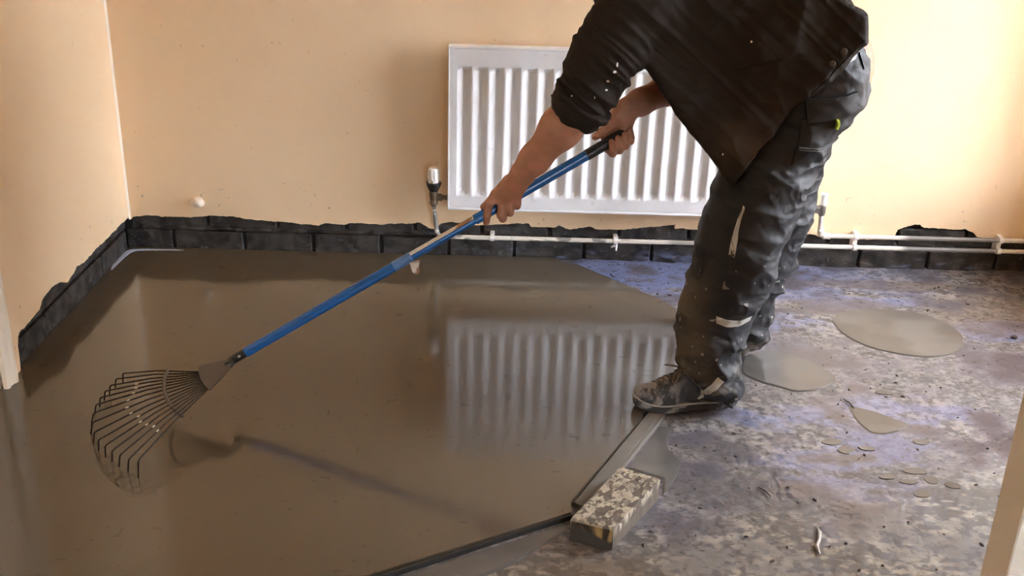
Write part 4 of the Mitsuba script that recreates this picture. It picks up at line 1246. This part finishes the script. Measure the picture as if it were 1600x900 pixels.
# splashes on the sleeve, stud buttons near the hem
SHF = front_of(sh, -1.0)
for k, (x, z, w, h) in enumerate([(0.2768, 1.0132, 0.00255, 0.0057), (0.2713, 0.9949, 0.00425, 0.0038), (0.2565, 0.968, 0.0034, 0.00237), (0.2546, 0.9445, 0.0034, 0.00237), (0.224, 0.9269, 0.00212, 0.0038), (0.1657, 0.9261, 0.00212, 0.0019), (0.623, 1.0718, 0.00255, 0.00285), (0.5825, 0.7683, 0.0017, 0.00285)]):
    a = np.linspace(0, 2 * np.pi, 9)[:-1]
    pts = np.c_[x + w * np.cos(a) * (1 + .3 * np.sin(a * 2 + k)), z + h * np.sin(a)]
    add('person__shirt__splash', applique(pts, .0022, SHF, .003), 'm_splash', 40)
for q in ((0.8416, -1.12, 1.0199), (0.8679, -1.1, 1.0522)):
    y = float(SHF([[q[0], q[2]]])[0]); y = q[1] if np.isnan(y) else y
    add('person__shirt__button', lathe([(0, 0), (.009, 0), (.009, .003), (.006, .005), (0, .0045)], (q[0], y + .001, q[2]), (0, -1, 0), 16), 'm_stud', 40)
plain('m_stud', (.07, .06, .055), .35, .3)
# stitched hem seam, a raised fold along the lower edge
se = np.linspace(0, 1, 30)[:, None]; hs = h0 + (h1 - h0) * se - hn * .016 - (h1 - h0) / np.linalg.norm(h1 - h0) * 0
ok = np.array([[x, float(SHF([[x, z]])[0]), z] for x, z in hs]); ok = ok[~np.isnan(ok[:, 1])]
if len(ok) > 3: add('person__shirt__hem_seam', tube(ok - [0, .0005, 0], .0016, 6), 'm_shirt', True)


# a crooked seam across the side of the shirt
sm = np.array([(0.3797, 1.0457), (0.43, 1.007), (0.4875, 0.9883), (0.5673, 0.9855), (0.6411, 1.0078), (0.723, 1.0286), (0.8061, 1.0376)])
sm = np.stack([np.interp(np.linspace(0, 6, 50), range(7), sm[:, k]) for k in range(2)], 1)
sy = SHF(sm); g_ = ~np.isnan(sy)
add('person__shirt__seam', tube(np.c_[sm[g_, 0], sy[g_] - .0006, sm[g_, 1]], .0018, 6), 'm_shirt', True)


# shoes
def shoe(heel, toe, z_heel, z_toe, side):
    """A low work shoe from heel to toe: (upper, sole, midsole stripe, transform)."""
    f = np.array(toe) - heel; ln = np.linalg.norm(f); f = f / ln
    out = [(0, .0), (.010, .028), (.05, .036), (.10, .034), (.16, .040), (.21, .049), (.255, .047), (.29, .032), (.305, .008), (.305, -.008), (.292, -.030), (.262, -.043), (.21, -.043), (.15, -.035), (.10, -.033), (.05, -.035), (.010, -.027)]
    out = np.array(out) * [ln / .307, side]
    if side < 0: out = out[::-1]
    op = sg.Polygon(chaikin(out, 2))

    def upper(P):
        k = ln / .307
        d = chain(P, [((.045 * k, 0, .05), .037), ((.055 * k, 0, .095), .040)], .02)
        d = smin(d, chain(P, [((.05 * k, 0, .045), .036), ((.13 * k, 0, .055), .036), ((.20 * k, .002 * side, .040), .038), ((.265 * k, 0, .028), .028)], .02), .03)
        d = smin(d, chain(P, [((.08 * k, 0, .105), .038), ((.155 * k, 0, .086), .033), ((.205 * k, .002 * side, .058), .032), ((.25 * k, 0, .036), .029)], .02), .02)
        d = smin(d, ell(P, (.248 * k, 0, .032), (.056, .043, .031)), .02)
        d = np.maximum(d, .016 - P[:, 2])
        return np.maximum(d, P[:, 2] - .130)
    up = nets(upper, [-.01, -.07, 0], [.33, .07, .15], .0035)
    up = displace(up, lambda v: .0022 * (meshkit.fbm(v * 45, 3) - .5))

    def spring(m):
        v = np.array(m.vertices); v[:, 2] += .018 * np.clip((v[:, 0] / ln - .72) / .28, 0, 1) ** 2; m.vertices = v; return m
    so = cat([trimesh.creation.extrude_polygon(op.buffer(.001 - .003 * q), .0075, engine='earcut').apply_translation([0, 0, .0075 * k]) for k, q in enumerate((1, 0, .4, 1.2))])
    so = so.subdivide_to_size(.02)
    st = trimesh.creation.extrude_polygon(op.buffer(.0022).difference(op.buffer(-.004)), .0035, engine='earcut').apply_translation([0, 0, .0235]).subdivide_to_size(.02)
    M = np.eye(4); M[:3, 0] = [f[0], f[1], (z_toe - z_heel) / ln]; M[:3, 1] = [-f[1], f[0], 0]; M[:3, 3] = [heel[0], heel[1], z_heel]
    M[:3, 0] /= np.linalg.norm(M[:3, 0]); M[:3, 2] = np.cross(M[:3, 0], M[:3, 1])
    return [m.apply_transform(M) for m in (spring(up), spring(so), spring(st))], M


near, M1 = shoe([(0.6955, -1.1217)][0], [(0.3868, -1.1886)][0], FZ + .0005, .0012, 1)
farm, M2 = shoe((.81, -.80), (.625, -.555), FZ + .0005, FZ + .0005, -1)
for ms in (near, farm):
    n = add('person__shoe', ms[0], 'm_shoe', True); add(n + '__sole', ms[1], 'm_sole'); add(n + '__stripe', ms[2], 'm_stripe')
plain('m_stripe', (.36, .34, .31), .6)
lab('person__shoe', 'dark work shoe with a screed-splashed toe and brown laces'); lab('person__shoe_001', 'dark work shoe mostly hidden behind the near leg')


def lc(x, y, z): return (M1 @ [x, y, z, 1])[:3]


uv_ = (np.c_[np.array(near[0].vertices), np.ones(len(near[0].vertices))] @ np.linalg.inv(M1).T)[:, :3]
k_ = (near[0].vertex_normals[:, 2] > .15) & (uv_[:, 2] > .03)
TOP = LinearNDInterpolator(uv_[k_][:, :2], uv_[k_][:, 2])


def ls(u, v, up=.0016):
    z = float(TOP([[u, v]])[0]); return lc(u, v, (.06 if math.isnan(z) else z) + up)


for k in range(5):
    u = .172 + .0165 * k
    for q in (-1, 1):
        add('person__shoe__lace', tube([ls(u + .013 * t, q * .021 * (2 * t - 1), .0014 + .0018 * (q > 0) * (1 - abs(2 * t - 1))) for t in np.linspace(0, 1, 7)], .0025, 7), 'm_lace', True)
a = np.linspace(0, 2 * np.pi, 22)
bz = float(TOP([[.180, 0]])[0])
add('person__shoe__lace_bow', cat([tube([lc(.182 + .021 * (1 - math.cos(t)), -.008 + .010 * math.sin(t), bz + .004 + .004 * math.sin(t) + .011 * math.sin(t / 2)) for t in a], .0026, 7),
    tube([np.maximum(ls(.184 + .013 * (1 - math.cos(t)), .010 + .015 * (1 - math.cos(t)) / 2 + .008 * math.sin(t), .004), -9) for t in a], .0026, 7),
    tube([ls(.182, .004, .004), ls(.188, .016, .004), ls(.195, .026, .003), ls(.199, .032, .003)], .0024, 7)]), 'm_lace', True)
lab('person', 'man bending forward in dark work clothes, pulling a blue rake with both hands', 'person')
